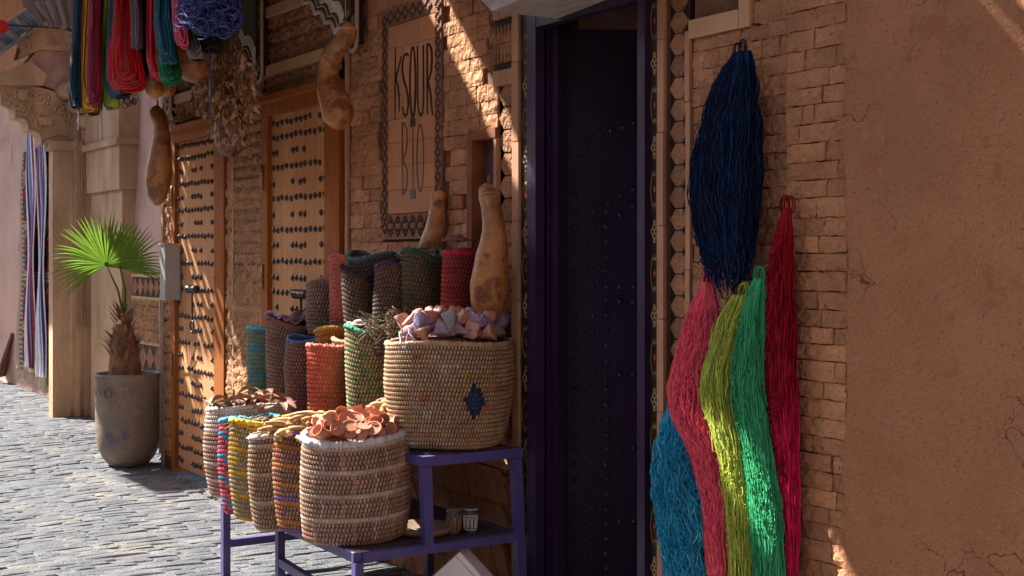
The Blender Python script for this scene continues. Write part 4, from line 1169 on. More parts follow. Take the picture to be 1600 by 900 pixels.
def green_pat(row, nrow, a):
    hsh = math.sin(row * 5.1 + int(a * 40) * 7.7) * 999; hsh -= math.floor(hsh)
    if .36 < a < .66: return (.03, .32, .17, .02, .14, .08)
    if row < 2: return (.45, .22, .16, .2, .05, .05)
    return ((.42, .33, .17) if hsh < .75 else (.2, .3, .1)) + (.02, .035, .018)

ZS = .395; ZU = .755; ZT = 1.115
def at(px, off): return (WX(px, off), -off)
def place(X, px): return PX(px, X)[0]
# lower row on the front rail, far to near
L1 = basket('far basket of the lower row heaped with brown dried pods', -6.12, place(-6.12, 388), ZS, .425, .16, .2, far_pat, (.5, .42, .36), seed=1)
L2 = basket('pink and turquoise wrapped basket, thin and second from the left end', -5.86, place(-5.86, 392), ZS - .03, .42, .085, .14, pink_pat, (.03, .36, .52), seed=2, dents=.04)
L3 = basket('basket with a yellow rim and yellow bands in the lower row', -5.65, place(-5.65, 417), ZS - .02, .425, .1, .165, yellow_pat, (.72, .42, .04), seed=3)
L4 = basket('narrow beige basket between the yellow and the purple ones', -5.43, place(-5.43, 444), ZS - .03, .40, .095, .15, beige_pat, (.5, .46, .5), seed=4)
L5 = basket('basket with a thick purple rim next to the front one', -5.21, place(-5.21, 488), ZS, .41, .1, .16, purple_pat, (.19, .1, .42), seed=5, dents=.05, rimw=.015)
L6 = basket('wide front basket with pale bands holding terracotta cups', -4.95, place(-4.95, 556), ZS, .41, .165, .222, b6_pat, (.56, .53, .53), bot=.95, bulge=.04, seed=6, rimw=.015)
# upper tier
U1 = basket('widest basket with a dark blue lozenge and netted bags on top', *at(703, .29), ZU, .43, .235, .272, big_pat, (.42, .27, .15), bot=.83, bulge=.03, coil=.0185, pitch=.014, seed=7, rimw=.011, dents=.014, sag=.004)
U2 = basket('tall basket with a green rim and white cloths on top', -5.66, place(-5.66, 583), ZU, .44, .115, .128, green_pat, (.03, .25, .13), bot=.95, dents=.07, sag=.02, seed=8)
U3 = basket('bright coral red basket without other colours', -5.98, place(-5.98, 514), ZU - .02, .37, .09, .102, coral_pat, (.7, .16, .12), bot=.98, bulge=.02, coil=.021, seed=9)
U4 = basket('dark basket with a bright blue edge leaning to the right', -6.28, place(-6.28, 492), ZU - .02, .39, .1, .165, edge_pat((.08, .25, .55), (.3, .17, .12)), (.06, .22, .5), bot=.78, tilt=(-.04, .02), seed=10, rimw=.008)
U5 = basket('basket with a brown red rim holding folded cloths', -6.7, place(-6.7, 456), ZU - .02, .45, .115, .132, edge_pat((.42, .12, .1), (.32, .18, .12)), (.24, .09, .07), bot=.97, dents=.07, sag=.02, seed=11)
U6 = basket('turquoise striped basket at the left end of the upper shelf', -7.1, place(-7.1, 426), ZU - .03, .41, .1, .14, teal_pat, (.12, .42, .52), bot=.98, bulge=.01, coil=.024, seed=12)
U7 = basket('flat straw tray basket with straw between green rimmed and rounded ones', -6.0, -.17, ZU + .02, .35, .12, .13, plain((.35, .24, .13)), (.4, .27, .14), seed=13)
U8 = basket('ochre yellow basket filled with dark straw behind the coral one', -6.17, place(-6.17, 530), ZU, .42, .09, .12, plain((.5, .24, .04), (.25, .11, .02)), (.5, .26, .05), seed=14, coil=.03)
# top tier against the wall
T1 = basket('upside down brown basket with a rounded top', *at(507, 0.16), ZT + .02, .26, .09, .085, plain((.3, .19, .14)), (.2, .12, .09), bot=.9, bulge=.12, seed=15)
dome = MB()
dome.lathe([(.084 * math.cos(t) + .0001, .05 * math.sin(t)) for t in np.linspace(0, PI / 2, 7)], 26, (.26, .17, .12), ctr=(0, 0, .255)); dome.build('dome', M['straw'], T1, True)
T2 = basket('tall salmon pink basket at the left of the top tier', *at(545, 0.14), ZT - .02, .44, .075, .095, plain((.55, .16, .11), (.34, .08, .06)), (.5, .13, .1), bot=.98, bulge=.0, coil=.022, dents=.07, sag=.02, seed=16)
T3 = basket('teal rimmed grey basket, the widest in the top tier', *at(588, 0.19), ZT, .42, .08, .15, edge_pat((.05, .1, .1), (.11, .09, .07)), (.06, .13, .14), bot=.97, bulge=.0, tilt=(-.03, -.03), dents=.07, sag=.02, seed=17)
T4 = basket('dark brown basket in front of the teal rimmed one', *at(566, 0.27), ZT - .05, .405, .075, .075, plain((.13, .08, .05)), (.04, .03, .03), bot=.9, bulge=.03, tilt=(.06, .02), dents=.07, sag=.02, seed=18)
T5 = basket('dark basket with a violet black rim left of the straw filled green one', *at(610, 0.25), ZT - .02, .405, .075, .088, plain((.13, .085, .065)), (.05, .025, .05), bot=.86, bulge=.02, tilt=(-.05, .03), dents=.07, sag=.02, seed=19)
T6 = basket('dark green basket heaped with straw, a gourd rising behind it', *at(659, 0.15), ZT + .02, .415, .075, .095, edge_pat((.015, .05, .02), (.1, .09, .045)), (.02, .07, .03), bot=.92, bulge=.0, tilt=(.02, .08), dents=.07, sag=.02, seed=20)
T7 = basket('crimson red basket beside the tall standing gourd', *at(716, 0.13), ZT + .13, .31, .07, .082, edge_pat((.32, .012, .03), (.3, .04, .03), (.08, .005, .008)), (.4, .02, .05), bot=.94, bulge=.0, tilt=(-.03, .04), seed=21)

# ================================================================ display stand
sdn = empty('display_stand', (-5.5, -.4, 0), 'purple painted stepped metal stand carrying the baskets', 'stand')
def local(m_): m_.org = Vector((-5.5, -.4, 0))
def sbar(name, p, q, w_=.036, h_=.036):
    b = MB(); b.bar(p, q, w_, h_, up=(0, 0, 1) if abs(p[2] - q[2]) < .3 else (1, 0, 0)); local(b); return b.build(name, M['stand'], sdn)
XN, XF, YF, YW = -4.7, -6.15, -.81, -.08
zl = ZS - .02
for (p, q) in (((XN, YF, zl), (XF, YF, zl)), ((XN, YF + .018, zl + .0), (XN, YW, zl)), ((XF, YF + .018, zl), (XF, YW, zl)), ((XN - .02, YW, zl), (XF, YW, zl))):
    sbar('rail', p, q)
for (x_, y_) in ((XN, YF), (XF, YF), (XF, YW)):
    sbar('leg', (x_, y_, 0), (x_, y_, zl - .019))
qm = PX(439, -5.62)
sbar('leg', (-5.62, YF + .06, 0), (-5.62, YF + .06, zl - .019), .034, .034)
sbar('leg', (XN - .75, YW, 0), (XN - .75, YW, zl - .019))
# near upright frame, leaning a little to the wall
sbar('leg', (XN + .005, YW + .03, 0), (XN, YW, ZU - .05), .04, .04)
sbar('upright', (XN, -.50, zl + .019), (XN, -.51, ZU - .05), .04, .04)
sbar('rail', (XN, -.535, ZU - .028), (XN, YW + .025, ZU - .028), .04, .04)
sbar('rail', (XN - .02, -.515, ZU - .03), (XF, -.515, ZU - .03)); sbar('rail', (XN - .02, YW + .003, ZU - .03), (-7.2, YW + .003, ZU - .03)); sbar('rail', (XF - .02, -.36, ZU - .03), (-7.2, -.36, ZU - .03))
sbar('upright', (XF, -.51, zl + .019), (XF, -.51, ZU - .05))
sbar('stretcher', (XF, YF, .165), (XF, YW, .165), .03, .036)
sbar('stretcher', (-5.6, YF + .06, .175), (XN, YF, .17), .03, .036)
sbar('rail', (-5.78, -.30, ZT - .045), (-6.75, -.30, ZT - .045), .025, .025); sbar('upright', (XN - .7, -.05, ZU - .01), (XN - .7, -.05, ZT - .045), .025, .025); sbar('upright', (-6.75, -.30, ZU - .01), (-6.75, -.30, ZT - .057), .025, .025)
def shelf(x0, x1, y0, y1, z):
    b = MB(); b.box((x0, y0, z), (x1, y1, z + .012), (.08, .05, .05)); local(b); b.build('shelf', M['attr'], sdn)
shelf(XF + .02, XN - .02, YF + .02, YW - .02, ZS - .016); shelf(XF, XN - .02, -.5, YW - .02, ZU - .014); shelf(-7.2, XF - .001, -.37, YW - .02, ZU - .014); shelf(-6.75, XN - .6, -.31, -.03, ZT - .03)
b = MB(); b.add([(XN + .001, YF - .019, zl + .0185), (XN - .07, YF - .019, zl + .0185), (XN + .001, YF + .05, zl + .0185), (XN + .001, YF - .019, zl + .0225), (XN - .07, YF - .019, zl + .0225), (XN + .001, YF + .05, zl + .0225)], [(0, 1, 2), (5, 4, 3), (0, 2, 5, 3), (1, 0, 3, 4), (2, 1, 4, 5)], (.35, .33, .4)); local(b)
b.build('corner_gusset', M['attr'], sdn)

# tea glasses, tray and white box
def glass(lab, px, py, zz, rr, hh, colr):
    y_, z_ = PX(px, XN - .1); o = empty('tea_glass', (XN - .1, y_, ZS - .002), lab, 'glass', 'tea glasses on the lower shelf')
    g_ = MB(); g_.lathe([(.0001, .0), (rr * .8, 0), (rr * .86, hh * .3), (rr, hh), (rr - .0025, hh), (rr * .8, hh * .3), (rr * .72, .008), (.0001, .008)], 20); g_.build('glass_wall', M['glass'], o, True)
    d_ = MB()
    for k in range(10):
        a0 = k * 2 * PI / 10; w2 = .22
        for (zA_, zB_) in ((hh * .18, hh * .24), (hh * .6, hh * .66)):
            pass
        P = [((rr * .9 + .001 + t * .003) * math.cos(a0 + w2 * s_), (rr * .9 + .001 + t * .003) * math.sin(a0 + w2 * s_), hh * (.2 + .45 * t)) for s_, t in ((-1, 0), (-1, .8), (0, 1), (1, .8), (1, 0))]
        d_.tube(P, .0022, 4, colr)
    for zf in (.14, .7, .96): 
        r_ = rr * (.84 + .16 * zf) + .0012
        d_.tube([(r_ * math.cos(t), r_ * math.sin(t), hh * zf) for t in np.linspace(0, 2 * PI, 24, endpoint=False)], .0025, 4, colr, ref=(0, 0, 1), closed=True)
    d_.build('glass_decor', M['attr'], o)
glass('amber patterned tea glass, left one of the pair on the lower shelf', 709, 830, 0, .03, .112, (.3, .15, .05))
glass('clear tea glass with white arches beside the amber one', 735, 830, 0, .029, .104, (.62, .6, .6))
y_, z_ = PX(668, XN - .16)
tr = MB(); tr.lathe([(.0001, .004), (.1, .004), (.125, .03), (.129, .031), (.104, .0), (.0001, .0)], 36, (.3, .2, .13)); o = tr.build('round_tray', M['attr'], None, True, loc=(XN - .19, y_, ZS)); tag(o, 'dark round tray with a pale rim left of the tea glasses', 'tray')
wb = empty('white_box', tuple(PD(722, 920, 5.5)), 'white cardboard box tipped on one corner below the tea glasses', 'box')
wb.rotation_euler = (R(6), R(47), R(50))
b = MB(); b.box((-.12, -.05, -.12), (.12, .05, .12)); b.build('box_body', M['whitebox'], wb)
b = MB()
for i in range(3): b.box((.0 + i * .022, -.0515, .06 - i * .012), (.012 + i * .022, -.0502, .08 - i * .008), (.04, .04, .05))
b.box((-.119, -.0512, .095), (.119, -.0503, .0975), (.2, .2, .22)); b.build('print', M['attr'], wb)
wb.location.z = .175
b = MB(); b.tube([(0, 0, .0), (0, 0, .02)], .04, 12); o = b.build('box_foot', M['street'], wb, True); bpy.data.objects.remove(o)

# ================================================================ heaps in the baskets
def top_of(o, h): return Vector(o.location) + Vector((0, 0, h))
def heap(name, lab, cat, o, h, rx, ry, n, ln, rr, cols, dome_=.06, seed=0, curl=.5, m_='herb', ctr=None, up=.3):
    rs = random.Random(seed); m1 = MB(); c0 = ctr or top_of(o, h)
    for i in range(n):
        t = rs.uniform(0, 2 * PI); r_ = math.sqrt(rs.random()) * .93
        x_, y_ = c0.x + rx * r_ * math.cos(t), c0.y + ry * r_ * math.sin(t); z_ = c0.z - .015 + dome_ * (1 - r_ * r_) * rs.uniform(.6, 1.1) + rs.uniform(0, .01)
        d = rs.uniform(0, 2 * PI); L2 = ln * rs.uniform(.6, 1.3); P = []
        k = rs.uniform(-curl, curl) * 3; e = rs.uniform(-up, up)
        px_, py_, pz_ = x_, y_, z_
        for s_ in range(5):
            P.append((px_, py_, pz_)); d += k / 5; px_ += math.cos(d) * L2 / 4; py_ += math.sin(d) * L2 / 4; pz_ += math.sin(e) * L2 / 4 - (.15 * L2 / 4 if s_ > 1 else 0)
        c_ = cols[rs.randrange(len(cols))]; j = rs.uniform(.75, 1.25)
        m1.tube(P, np.array([.5, 1, 1.1, .9, .4]) * rr * rs.uniform(.7, 1.3), 5, tuple(x * j for x in c_), ref=(0, .2, 1))
    ob = m1.build(name, M[m_], None, True); tag(ob, lab, cat, kind='stuff'); return ob
STR = [(.34, .25, .14), (.26, .18, .1), (.42, .33, .2), (.18, .12, .07)]
ROOT = [(.55, .36, .17), (.48, .3, .14), (.6, .43, .22), (.4, .24, .11)]
heap('dried_roots', 'knobbly ochre dried roots heaped over the purple rimmed basket', 'dried roots', L5, .41, .13, .17, 210, .1, .0115, ROOT, .085, 1, 1.2)
heap('dried_roots', 'ochre dried roots piled high behind the terracotta cups', 'dried roots', L5, .42, .09, .09, 120, .08, .013, ROOT, .12, 2, 1.5, ctr=Vector((-5.13, -.45, ZS + .42)))
heap('dried_stalks', 'short dried stalks filling the beige narrow basket', 'dried stalks', L4, .40, .09, .14, 150, .07, .006, ROOT + STR, .05, 3)
heap('dried_bark', 'dark dried bark bits filling the yellow rimmed basket', 'dried bark', L3, .425, .095, .155, 190, .06, .006, [(.2, .13, .1), (.3, .22, .17), (.14, .09, .07)], .03, 4)
heap('dried_twigs', 'thin twigs in the pink and turquoise basket', 'dried twigs', L2, .42, .08, .13, 80, .06, .004, STR, .03, 5)
heap('dried_straw', 'tangle of dark dried straw spilling between the upper baskets', 'dried straw', U7, .37, .28, .13, 650, .07, .0022, [(.17, .12, .07), (.12, .085, .05), (.22, .16, .09)], .13, 6, 1.2, ctr=Vector((-5.42, -.25, 1.19)), up=.8)
heap('dried_straw', 'dark straw filling the ochre basket', 'dried straw', U8, .42, .085, .11, 260, .06, .002, STR, .05, 7, 1.2, up=.7)
heap('dried_straw', 'pale straw ends sticking out of the dark green basket', 'dried straw', T6, .40, .075, .09, 240, .045, .002, STR + [(.5, .42, .3)], .06, 8, 1, up=.8)
heap('crushed_petals', 'crushed pink petals filling the coral basket', 'petals', U3, .37, .085, .095, 260, .025, .0035, [(.6, .2, .17), (.5, .3, .25), (.4, .1, .1)], .02, 9)
heap('dried_petals', 'fine reddish bits in the crimson basket', 'petals', T7, .38, .065, .075, 150, .02, .003, [(.3, .15, .1), (.35, .2, .15)], .03, 10)

def where(x, y, top):
    r_ = x * SA + y * CA; z_ = -x * CA + y * SA
    a = ', left' if r_ < -.07 else (', right' if r_ > .07 else ', middle')
    return a + (' front' if z_ < 0 else ' back') + (' top layer' if top else ' low layer')
# brown curled pods on the far basket
pm = MB(); n = 9
V = []; 
for i in range(9):
    t = i / 8; w_ = .03 * math.sin(PI * (t * .9 + .05)); z_ = .02 * math.sin(PI * t)
    for k in range(6):
        a_ = (k / 5 - .5) * 2.6; V.append(((t - .5) * .15, w_ * math.sin(a_), z_ + w_ * (1 - math.cos(a_)) * .9))
Fc = [(i * 6 + k, i * 6 + k + 1, (i + 1) * 6 + k + 1, (i + 1) * 6 + k) for i in range(8) for k in range(5)]
pm.add(V, Fc, (.36, .17, .1)); pme = [pm.mesh('dried_pod', mat('pod_' + str(k), c_, .65, .35, 18, .6, 60, .006)) for k, c_ in enumerate([(.27, .15, .09)])]
pm.c = [np.tile(np.array([.45, .2, .14]), (len(V), 1))]
pme.append(pm.mesh('dried_pod', mat('reddish_pod', (.42, .19, .14), .7, .3, 18, .4, 60, .004)))
rs = random.Random(44); c0 = top_of(L1, .425)
for i in range(40):
    t = rs.uniform(0, 2 * PI); r_ = math.sqrt(rs.random())
    o = put('dried_pod', pme[i % 5 == 0], None, None, (c0.x + .18 * r_ * math.cos(t), c0.y + .2 * r_ * math.sin(t), c0.z + .055 * (1 - r_) + .004 * (i % 9)), (rs.uniform(-.6, .6) + (PI if i % 2 else 0), rs.uniform(-.3, .3), rs.uniform(0, 6)), (rs.uniform(.65, 1.0),) * 3)
    if i % 5 == 0: tag(o, 'reddish curled dried pod on the far lower basket', 'dried pod', 'reddish pods on the far lower basket')
    else: tag(o, 'brown curled dried pod on the far lower basket', 'dried pod', 'brown pods on the far lower basket')
    o['label'] = o['label'] + where(.15 * r_ * math.cos(t), .2 * r_ * math.sin(t), i >= 24)

# terracotta cups on the front basket
def cup_mesh(kind):
    m_ = MB(); c_ = (.58, .25, .15)
    if kind == 0: m_.lathe([(.0001, .003), (.027, .003), (.0295, .0065), (.034, .0065), (.0345, .001), (.03, -.003), (.0001, -.004)], 22, c_)      # shallow lid
    elif kind == 1: m_.lathe([(.0001, .002), (.014, .004), (.02, .025), (.0245, .042), (.0265, .042), (.022, .025), (.022, 0), (.0001, -.002)], 20, c_)   # cup
    else: m_.lathe([(.0001, .03), (.010, .03), (.0125, .028), (.009, .012), (.015, .006), (.028, .002), (.034, .001), (.034, -.004), (.0001, -.005)], 22, c_)  # lid with a knob
    return m_.mesh('clay_piece', M['clay'], False)
CM = [cup_mesh(k) for k in range(3)]
NM = [('clay_saucer', 'shallow round terracotta saucer lying in the front basket', 'saucer', 'terracotta saucers in the front basket'), ('clay_cup', 'small terracotta cup lying in the front basket', 'cup', 'terracotta cups in the front basket'), ('knobbed_lid', 'terracotta lid with a knob lying in the front basket', 'dish', 'knobbed terracotta lids in the front basket')]
rs = random.Random(77); c0 = top_of(L6, .41)
# a bed under the cups
bd_ = MB(); bd_.lathe([(.0001, .04), (.6, .03), (1, -.03)], 24, (.35, .15, .09), sx=.15, sy=.2); o = bd_.build('clay_shards', M['clay'], None, True, loc=c0); tag(o, 'bed of terracotta pieces filling the front basket', 'clay pieces', kind='stuff')
pos_ = []
tries = 0
while len(pos_) < 64 and tries < 4000:
    tries += 1
    t = rs.uniform(0, 2 * PI); r_ = math.sqrt(rs.random()) * .92
    x_, y_ = .15 * r_ * math.cos(t), .205 * r_ * math.sin(t)
    lay = 0 if len(pos_) < 40 else 1
    if any((x_ - a) ** 2 + (y_ - b_) ** 2 < (.036 if l2 == lay else 0) ** 2 for a, b_, l2 in pos_): continue
    pos_.append((x_, y_, lay))
    k = [0, 0, 1, 2, 0, 1, 0][len(pos_) % 7]
    z_ = .022 + .045 * (1 - r_ ** 2) + lay * .022
    # lean the pieces towards the lane so that their round faces show
    az = rs.gauss(-.57, .6)
    o = put(NM[k][0], CM[k], None, None, c0 + Vector((x_, y_, z_)), (rs.uniform(-.3, .3), rs.uniform(.35, 1.3) * (1 if rs.random() < .88 else -.5), az), (rs.uniform(.85, 1.15),) * 3)
    tag(o, *NM[k][1:]); o['label'] = NM[k][1] + where(x_, y_, lay)
# folded brown paper cone at the right
pc = MB(); n = 12
a0 = PD(641, 662, 5.05)
cone_c = c0 + Vector((.05, .175, .02))
V = [(0, 0, -.05)] + [(.035 * math.cos(t) , .035 * math.sin(t), .085 + .012 * math.sin(3 * t)) for t in np.linspace(0, 2 * PI, n, endpoint=False)] + [(.03 * math.cos(t), .03 * math.sin(t), .06) for t in np.linspace(0, 2 * PI, n, endpoint=False)]
pc.add(V, [(0, 1 + (i + 1) % n, 1 + i) for i in range(n)] + [(1 + i, 1 + (i + 1) % n, 1 + n + (i + 1) % n, 1 + n + i) for i in range(n)] + [tuple(range(1 + n, 1 + 2 * n))], (.34, .2, .12))
o = pc.build('paper_cone', M['clay'], None, False, loc=cone_c, rot=(R(-38), R(15), 0)); tag(o, 'brown paper cone stuck in the right edge of the front basket', 'paper cone')

# netted bags of cups on the widest basket
def bundle_mesh(seed):
    rs = random.Random(seed); m_ = MB(); n, k = 20, 12
    V = []
    for i in range(k):
        t = i / (k - 1); r_ = (.006 + .03 * min(1, t / .6)) if t < .62 else max(.004, .037 * (1 - ((t - .62) / .38) ** 3)) ; z9 = (t if t < .62 else .62 + (t - .62) * (.12 if seed != 1 else .9))
        for j in range(n):
            a_ = j * 2 * PI / n; q_ = r_ * (1 + .16 * math.sin(a_ * 4 + t * 5 + seed) + rs.uniform(-.05, .05)); V.append((q_ * math.cos(a_), q_ * math.sin(a_), z9 * .12 - .045))
    m_.add(V, [(i * n + j, i * n + (j + 1) % n, (i + 1) * n + (j + 1) % n, (i + 1) * n + j) for i in range(k - 1) for j in range(n)] + [tuple(range(n))[::-1]], (1, 1, 1))
    return m_
BM_ = [bundle_mesh(s_) for s_ in range(3)]
def net_mat(name, base, hole):
    m_ = bpy.data.materials.new(name); m_.use_nodes = True; nd = m_.node_tree.nodes; lk = m_.node_tree.links
    b = nd['Principled BSDF']; b.inputs['Roughness'].default_value = .6
    tc = nd.new('ShaderNodeTexCoord'); wv = nd.new('ShaderNodeTexVoronoi'); wv.feature = 'DISTANCE_TO_EDGE'; wv.inputs['Scale'].default_value = 130
    lk.new(tc.outputs['Object'], wv.inputs['Vector'])
    mr = nd.new('ShaderNodeMapRange'); mr.inputs['From Min'].default_value = .06; mr.inputs['From Max'].default_value = .2; lk.new(wv.outputs['Distance'], mr.inputs['Value'])
    mx = nd.new('ShaderNodeMix'); mx.data_type = 'RGBA'; mx.inputs[6].default_value = (*base, 1); mx.inputs[7].default_value = (*hole, 1); lk.new(mr.outputs[0], mx.inputs[0]); lk.new(mx.outputs[2], b.inputs['Base Color'])
    bp = nd.new('ShaderNodeBump'); bp.inputs['Strength'].default_value = .6; bp.inputs['Distance'].default_value = .003; bp.invert = True; lk.new(mr.outputs[0], bp.inputs['Height']); lk.new(bp.outputs[0], b.inputs['Normal'])
    return m_
NMAT = [net_mat('lilac_net', (.44, .36, .42), (.3, .2, .25)), net_mat('white_net_over_clay', (.56, .33, .25), (.5, .17, .09)), net_mat('grey_net', (.36, .36, .34), (.2, .18, .17)), net_mat('violet_net', (.32, .25, .42), (.2, .14, .26))]
NL = ['lilac netted bundle', 'netted terracotta bundle', 'grey netted bundle', 'violet netted bundle']
BMe = {}
for a in range(3):
    for k in range(4): BMe[a, k] = BM_[a].mesh('netted_bundle', NMAT[k], True)
rs = random.Random(5); c0 = top_of(U1, .43)
bd_ = MB(); bd_.lathe([(.0001, .035), (.6, .02), (1, -.05)], 24, (.2, .13, .13), sx=.22, sy=.26); o = bd_.build('netted_bed', M['clay'], None, True, loc=c0); tag(o, 'dull netted packets filling the widest basket below the bundles', 'packets', kind='stuff')
pos_ = []; tries = 0
while len(pos_) < 54 and tries < 5000:
    tries += 1
    t = rs.uniform(0, 2 * PI); r_ = math.sqrt(rs.random()) * .93; x_, y_ = .2 * r_ * math.cos(t), .245 * r_ * math.sin(t)
    lay = 0 if len(pos_) < 32 else 1
    if any((x_ - a) ** 2 + (y_ - b_) ** 2 < (.047 if l2 == lay else 0) ** 2 for a, b_, l2 in pos_): continue
    pos_.append((x_, y_, lay)); k = [0, 1, 1, 3, 1, 1, 2, 1][len(pos_) % 8]
    o = put('netted_bundle', BMe[rs.randrange(3), k], None, None, c0 + Vector((x_, y_, .035 + .045 * (1 - r_ ** 2) + .035 * lay)), (rs.uniform(-1.3, 1.3), rs.uniform(-1.3, 1.3), rs.uniform(0, 6)), (rs.uniform(.8, 1.1),) * 3)
    tag(o, NL[k] + ' piled on the widest basket' + where(x_, y_, lay), 'bundle', NL[k] + 's on the widest basket')
nt_ = MB(); rs = random.Random(66)
for i in range(7):
    a = c0 + Vector((rs.uniform(-.05, .12), -.2 + rs.uniform(-.02, .05), .06 + rs.uniform(0, .05))); e = c0 + Vector((rs.uniform(.0, .2), -.27 + rs.uniform(-.02, .02), -.0 + rs.uniform(-.03, .02)))
    mid = (a + e) / 2 + Vector((0, -.02, .01)); nt_.tube([a, mid, e], .0022, 4, (.5, .45, .55))
o = nt_.build('loose_netting', M['yarn']); tag(o, 'strands of loose lilac netting over the left rim of the widest basket', 'netting')

# cloths on green basket, folded cloths on the brown red one
def cloth(lab, c, sx, sy, rz, colr, seed, tilt=(0, 0)):
    nu = 14; V = np.zeros((nu, nu, 3)); rs = random.Random(seed); f = [rs.uniform(0, 6) for _ in range(3)]
    for i in range(nu):
        for j in range(nu):
            u, v = i / (nu - 1) - .5, j / (nu - 1) - .5
            V[i, j] = (u * sx * (1 + .1 * math.sin(v * 9 + f[0])), v * sy, .008 * math.sin(u * 20 + f[1]) + .01 * math.sin(v * 12 + u * 7 + f[2]) - .25 * (u * u * sx + v * v * sy))
    me = np_mesh('cloth', V, grid_quads(nu, nu), np.tile(np.array(colr), (nu * nu, 1)), M['rug'], True)
    o = put('cloth', me, None, None, c, (tilt[0], tilt[1], rz)); sm = o.modifiers.new('thick', 'SOLIDIFY'); sm.thickness = .006
    tag(o, lab, 'cloth'); return o
c0 = top_of(U2, .44)
cloth('long off white cloth lying on the green rimmed basket', c0 + Vector((.0, -.01, .05)), .09, .22, -.2, (.52, .44, .38), 1, (.12, .1))
cloth('small white cloth bundle in front of the long one', c0 + Vector((.05, .03, .035)), .09, .1, .5, (.6, .52, .45), 2, (.1, .3))
c0 = top_of(U5, .45)
cloth('folded lilac cloth on the brown red rimmed basket', c0 + Vector((.0, -.07, .035)), .12, .11, .4, (.5, .38, .55), 3, (-.5, .2))
cloth('rolled dark brown cloth across the brown red rimmed basket', c0 + Vector((.0, .03, .045)), .12, .16, .1, (.22, .14, .12), 4, (.25, .1))
cloth('grey brown cloth lying flat beneath the rolled dark one', c0 + Vector((.03, .05, .022)), .14, .15, -.3, (.3, .25, .24), 5, (.05, .1))
# ================================================================ GOURDS
def gourd(lab, pts, off, rfun=None, cat='gourd', seed=1, mat_='gourd', stem=None, string=None, grp='dried calabash gourds'):
    """pts: (px, py, half width in px) down the middle of the gourd at distance off from the wall"""
    P = [PW(a, b_, off) for a, b_, c_ in pts]; W = [c_ * DEP(a, off) / F for a, b_, c_ in pts]
    n = len(P); m = 34
    ts = np.linspace(0, n - 1, m); Pn = np.array([list(p) for p in P]); Wn = np.array(W)
    def sm(A, t):
        i = int(min(max(math.floor(t), 0), n - 2)); f = t - i
        p0, p1, p2, p3 = A[max(i - 1, 0)], A[i], A[i + 1], A[min(i + 2, n - 1)]
        return .5 * (2 * p1 + (p2 - p0) * f + (2 * p0 - 5 * p1 + 4 * p2 - p3) * f * f + (3 * p1 - p0 - 3 * p2 + p3) * f ** 3)
    C_ = np.array([sm(Pn, t) for t in ts]); Rr = np.array([max(.002, sm(Wn, t)) for t in ts])
    base = C_[-1].copy()
    o = empty('hanging_gourd' if string else 'standing_gourd', tuple(base), lab, cat, grp)
    g_ = MB(); g_.tube(C_ - base, Rr, 22, ref=(0, 1, 0))
    v = g_.v[0]
    for i in range(len(v)):
        d_ = wobble(v[i][0] + seed, v[i][1], v[i][2], 14, .006) + wobble(v[i][0] + seed, v[i][1], v[i][2], 45, .0015)
        ci = C_[i // 22] - base; dr = v[i] - ci; l_ = np.linalg.norm(dr) + 1e-6; v[i] = v[i] + dr / l_ * d_ * min(1, l_ / .02)
    g_.build('shell', M[mat_], o, True)
    top = C_[0] - base
    s_ = MB(); s_.tube([top + np.array([0, 0, -.005]), top + np.array([.004, 0, .02]), top + np.array([.012, -.004, .035])], [.009, .006, .005], 8, (.2, .12, .06)); s_.build('stem', M['attr'], o, True)
    if string:
        s_ = MB(); s_.tube([top + np.array([0, 0, .0]), top + np.array([.0, 0, 3.5 - P[0].z])], .003, 5, (.4, .3, .2)); s_.build('string', M['attr'], o)
        q = int(m * .12); r_ = Rr[q] + .003
        s_ = MB(); s_.tube([tuple(C_[q] - base + np.array([r_ * math.cos(t), r_ * math.sin(t), 0])) for t in np.linspace(0, 2 * PI, 20, endpoint=False)], .003, 5, (.5, .38, .26), ref=(0, 0, 1), closed=True); s_.build('neck_string', M['attr'], o)
    return o
gourd('long crooked gourd with a rounded head hanging in front of the right studded door', [(540, 38, 3), (543, 44, 12), (541, 56, 15), (531, 70, 15), (518, 90, 16), (513, 115, 17), (517, 140, 21), (525, 165, 25), (530, 185, 23), (531, 198, 13), (531, 203, 3)], .28, seed=2, string=True)
gourd('long club shaped gourd hanging by the corner pier above the palm', [(246, 166, 3), (245, 173, 11), (248, 185, 12), (252, 205, 13), (251, 235, 16), (249, 265, 20), (247, 290, 19), (246, 310, 13), (246, 321, 4)], .42, seed=5, string=True)
gourd('tall mottled gourd standing at the right end of the top tier', [(763, 287, 4), (762, 294, 15), (764, 308, 17), (767, 322, 15), (771, 345, 17), (772, 368, 20), (770, 392, 24), (767, 418, 28), (765, 445, 30), (763, 470, 28), (760, 488, 22), (757, 499, 9), (757, 501, 3)], .13, seed=8)
tg = empty('string_loop', tuple(PW(764, 305, .13)), 'pale cord tied around the neck of the tall mottled gourd', 'cord')
s_ = MB(); r_ = 16.6 * DEP(764, .13) / F
s_.tube([(r_ * math.cos(t), r_ * math.sin(t), .012 * math.cos(t)) for t in np.linspace(0, 2 * PI, 24, endpoint=False)], .002, 5, (.42, .3, .2), ref=(0, 0, 1), closed=True); s_.build('cord', M['attr'], tg)
gourd('narrow gourd neck rising from behind the dark green basket', [(686, 298, 5), (686, 304, 13), (684, 318, 12), (683, 335, 14), (680, 360, 17), (675, 385, 20), (670, 410, 20), (668, 430, 12)], .05, seed=11)
gourd('large pale bellied gourd hanging among the wool skeins', [(272, -30, 10), (276, 0, 13), (282, 35, 20), (290, 70, 29), (297, 95, 29), (301, 112, 23), (303, 124, 10), (303, 129, 3)], .62, seed=14, string=True)
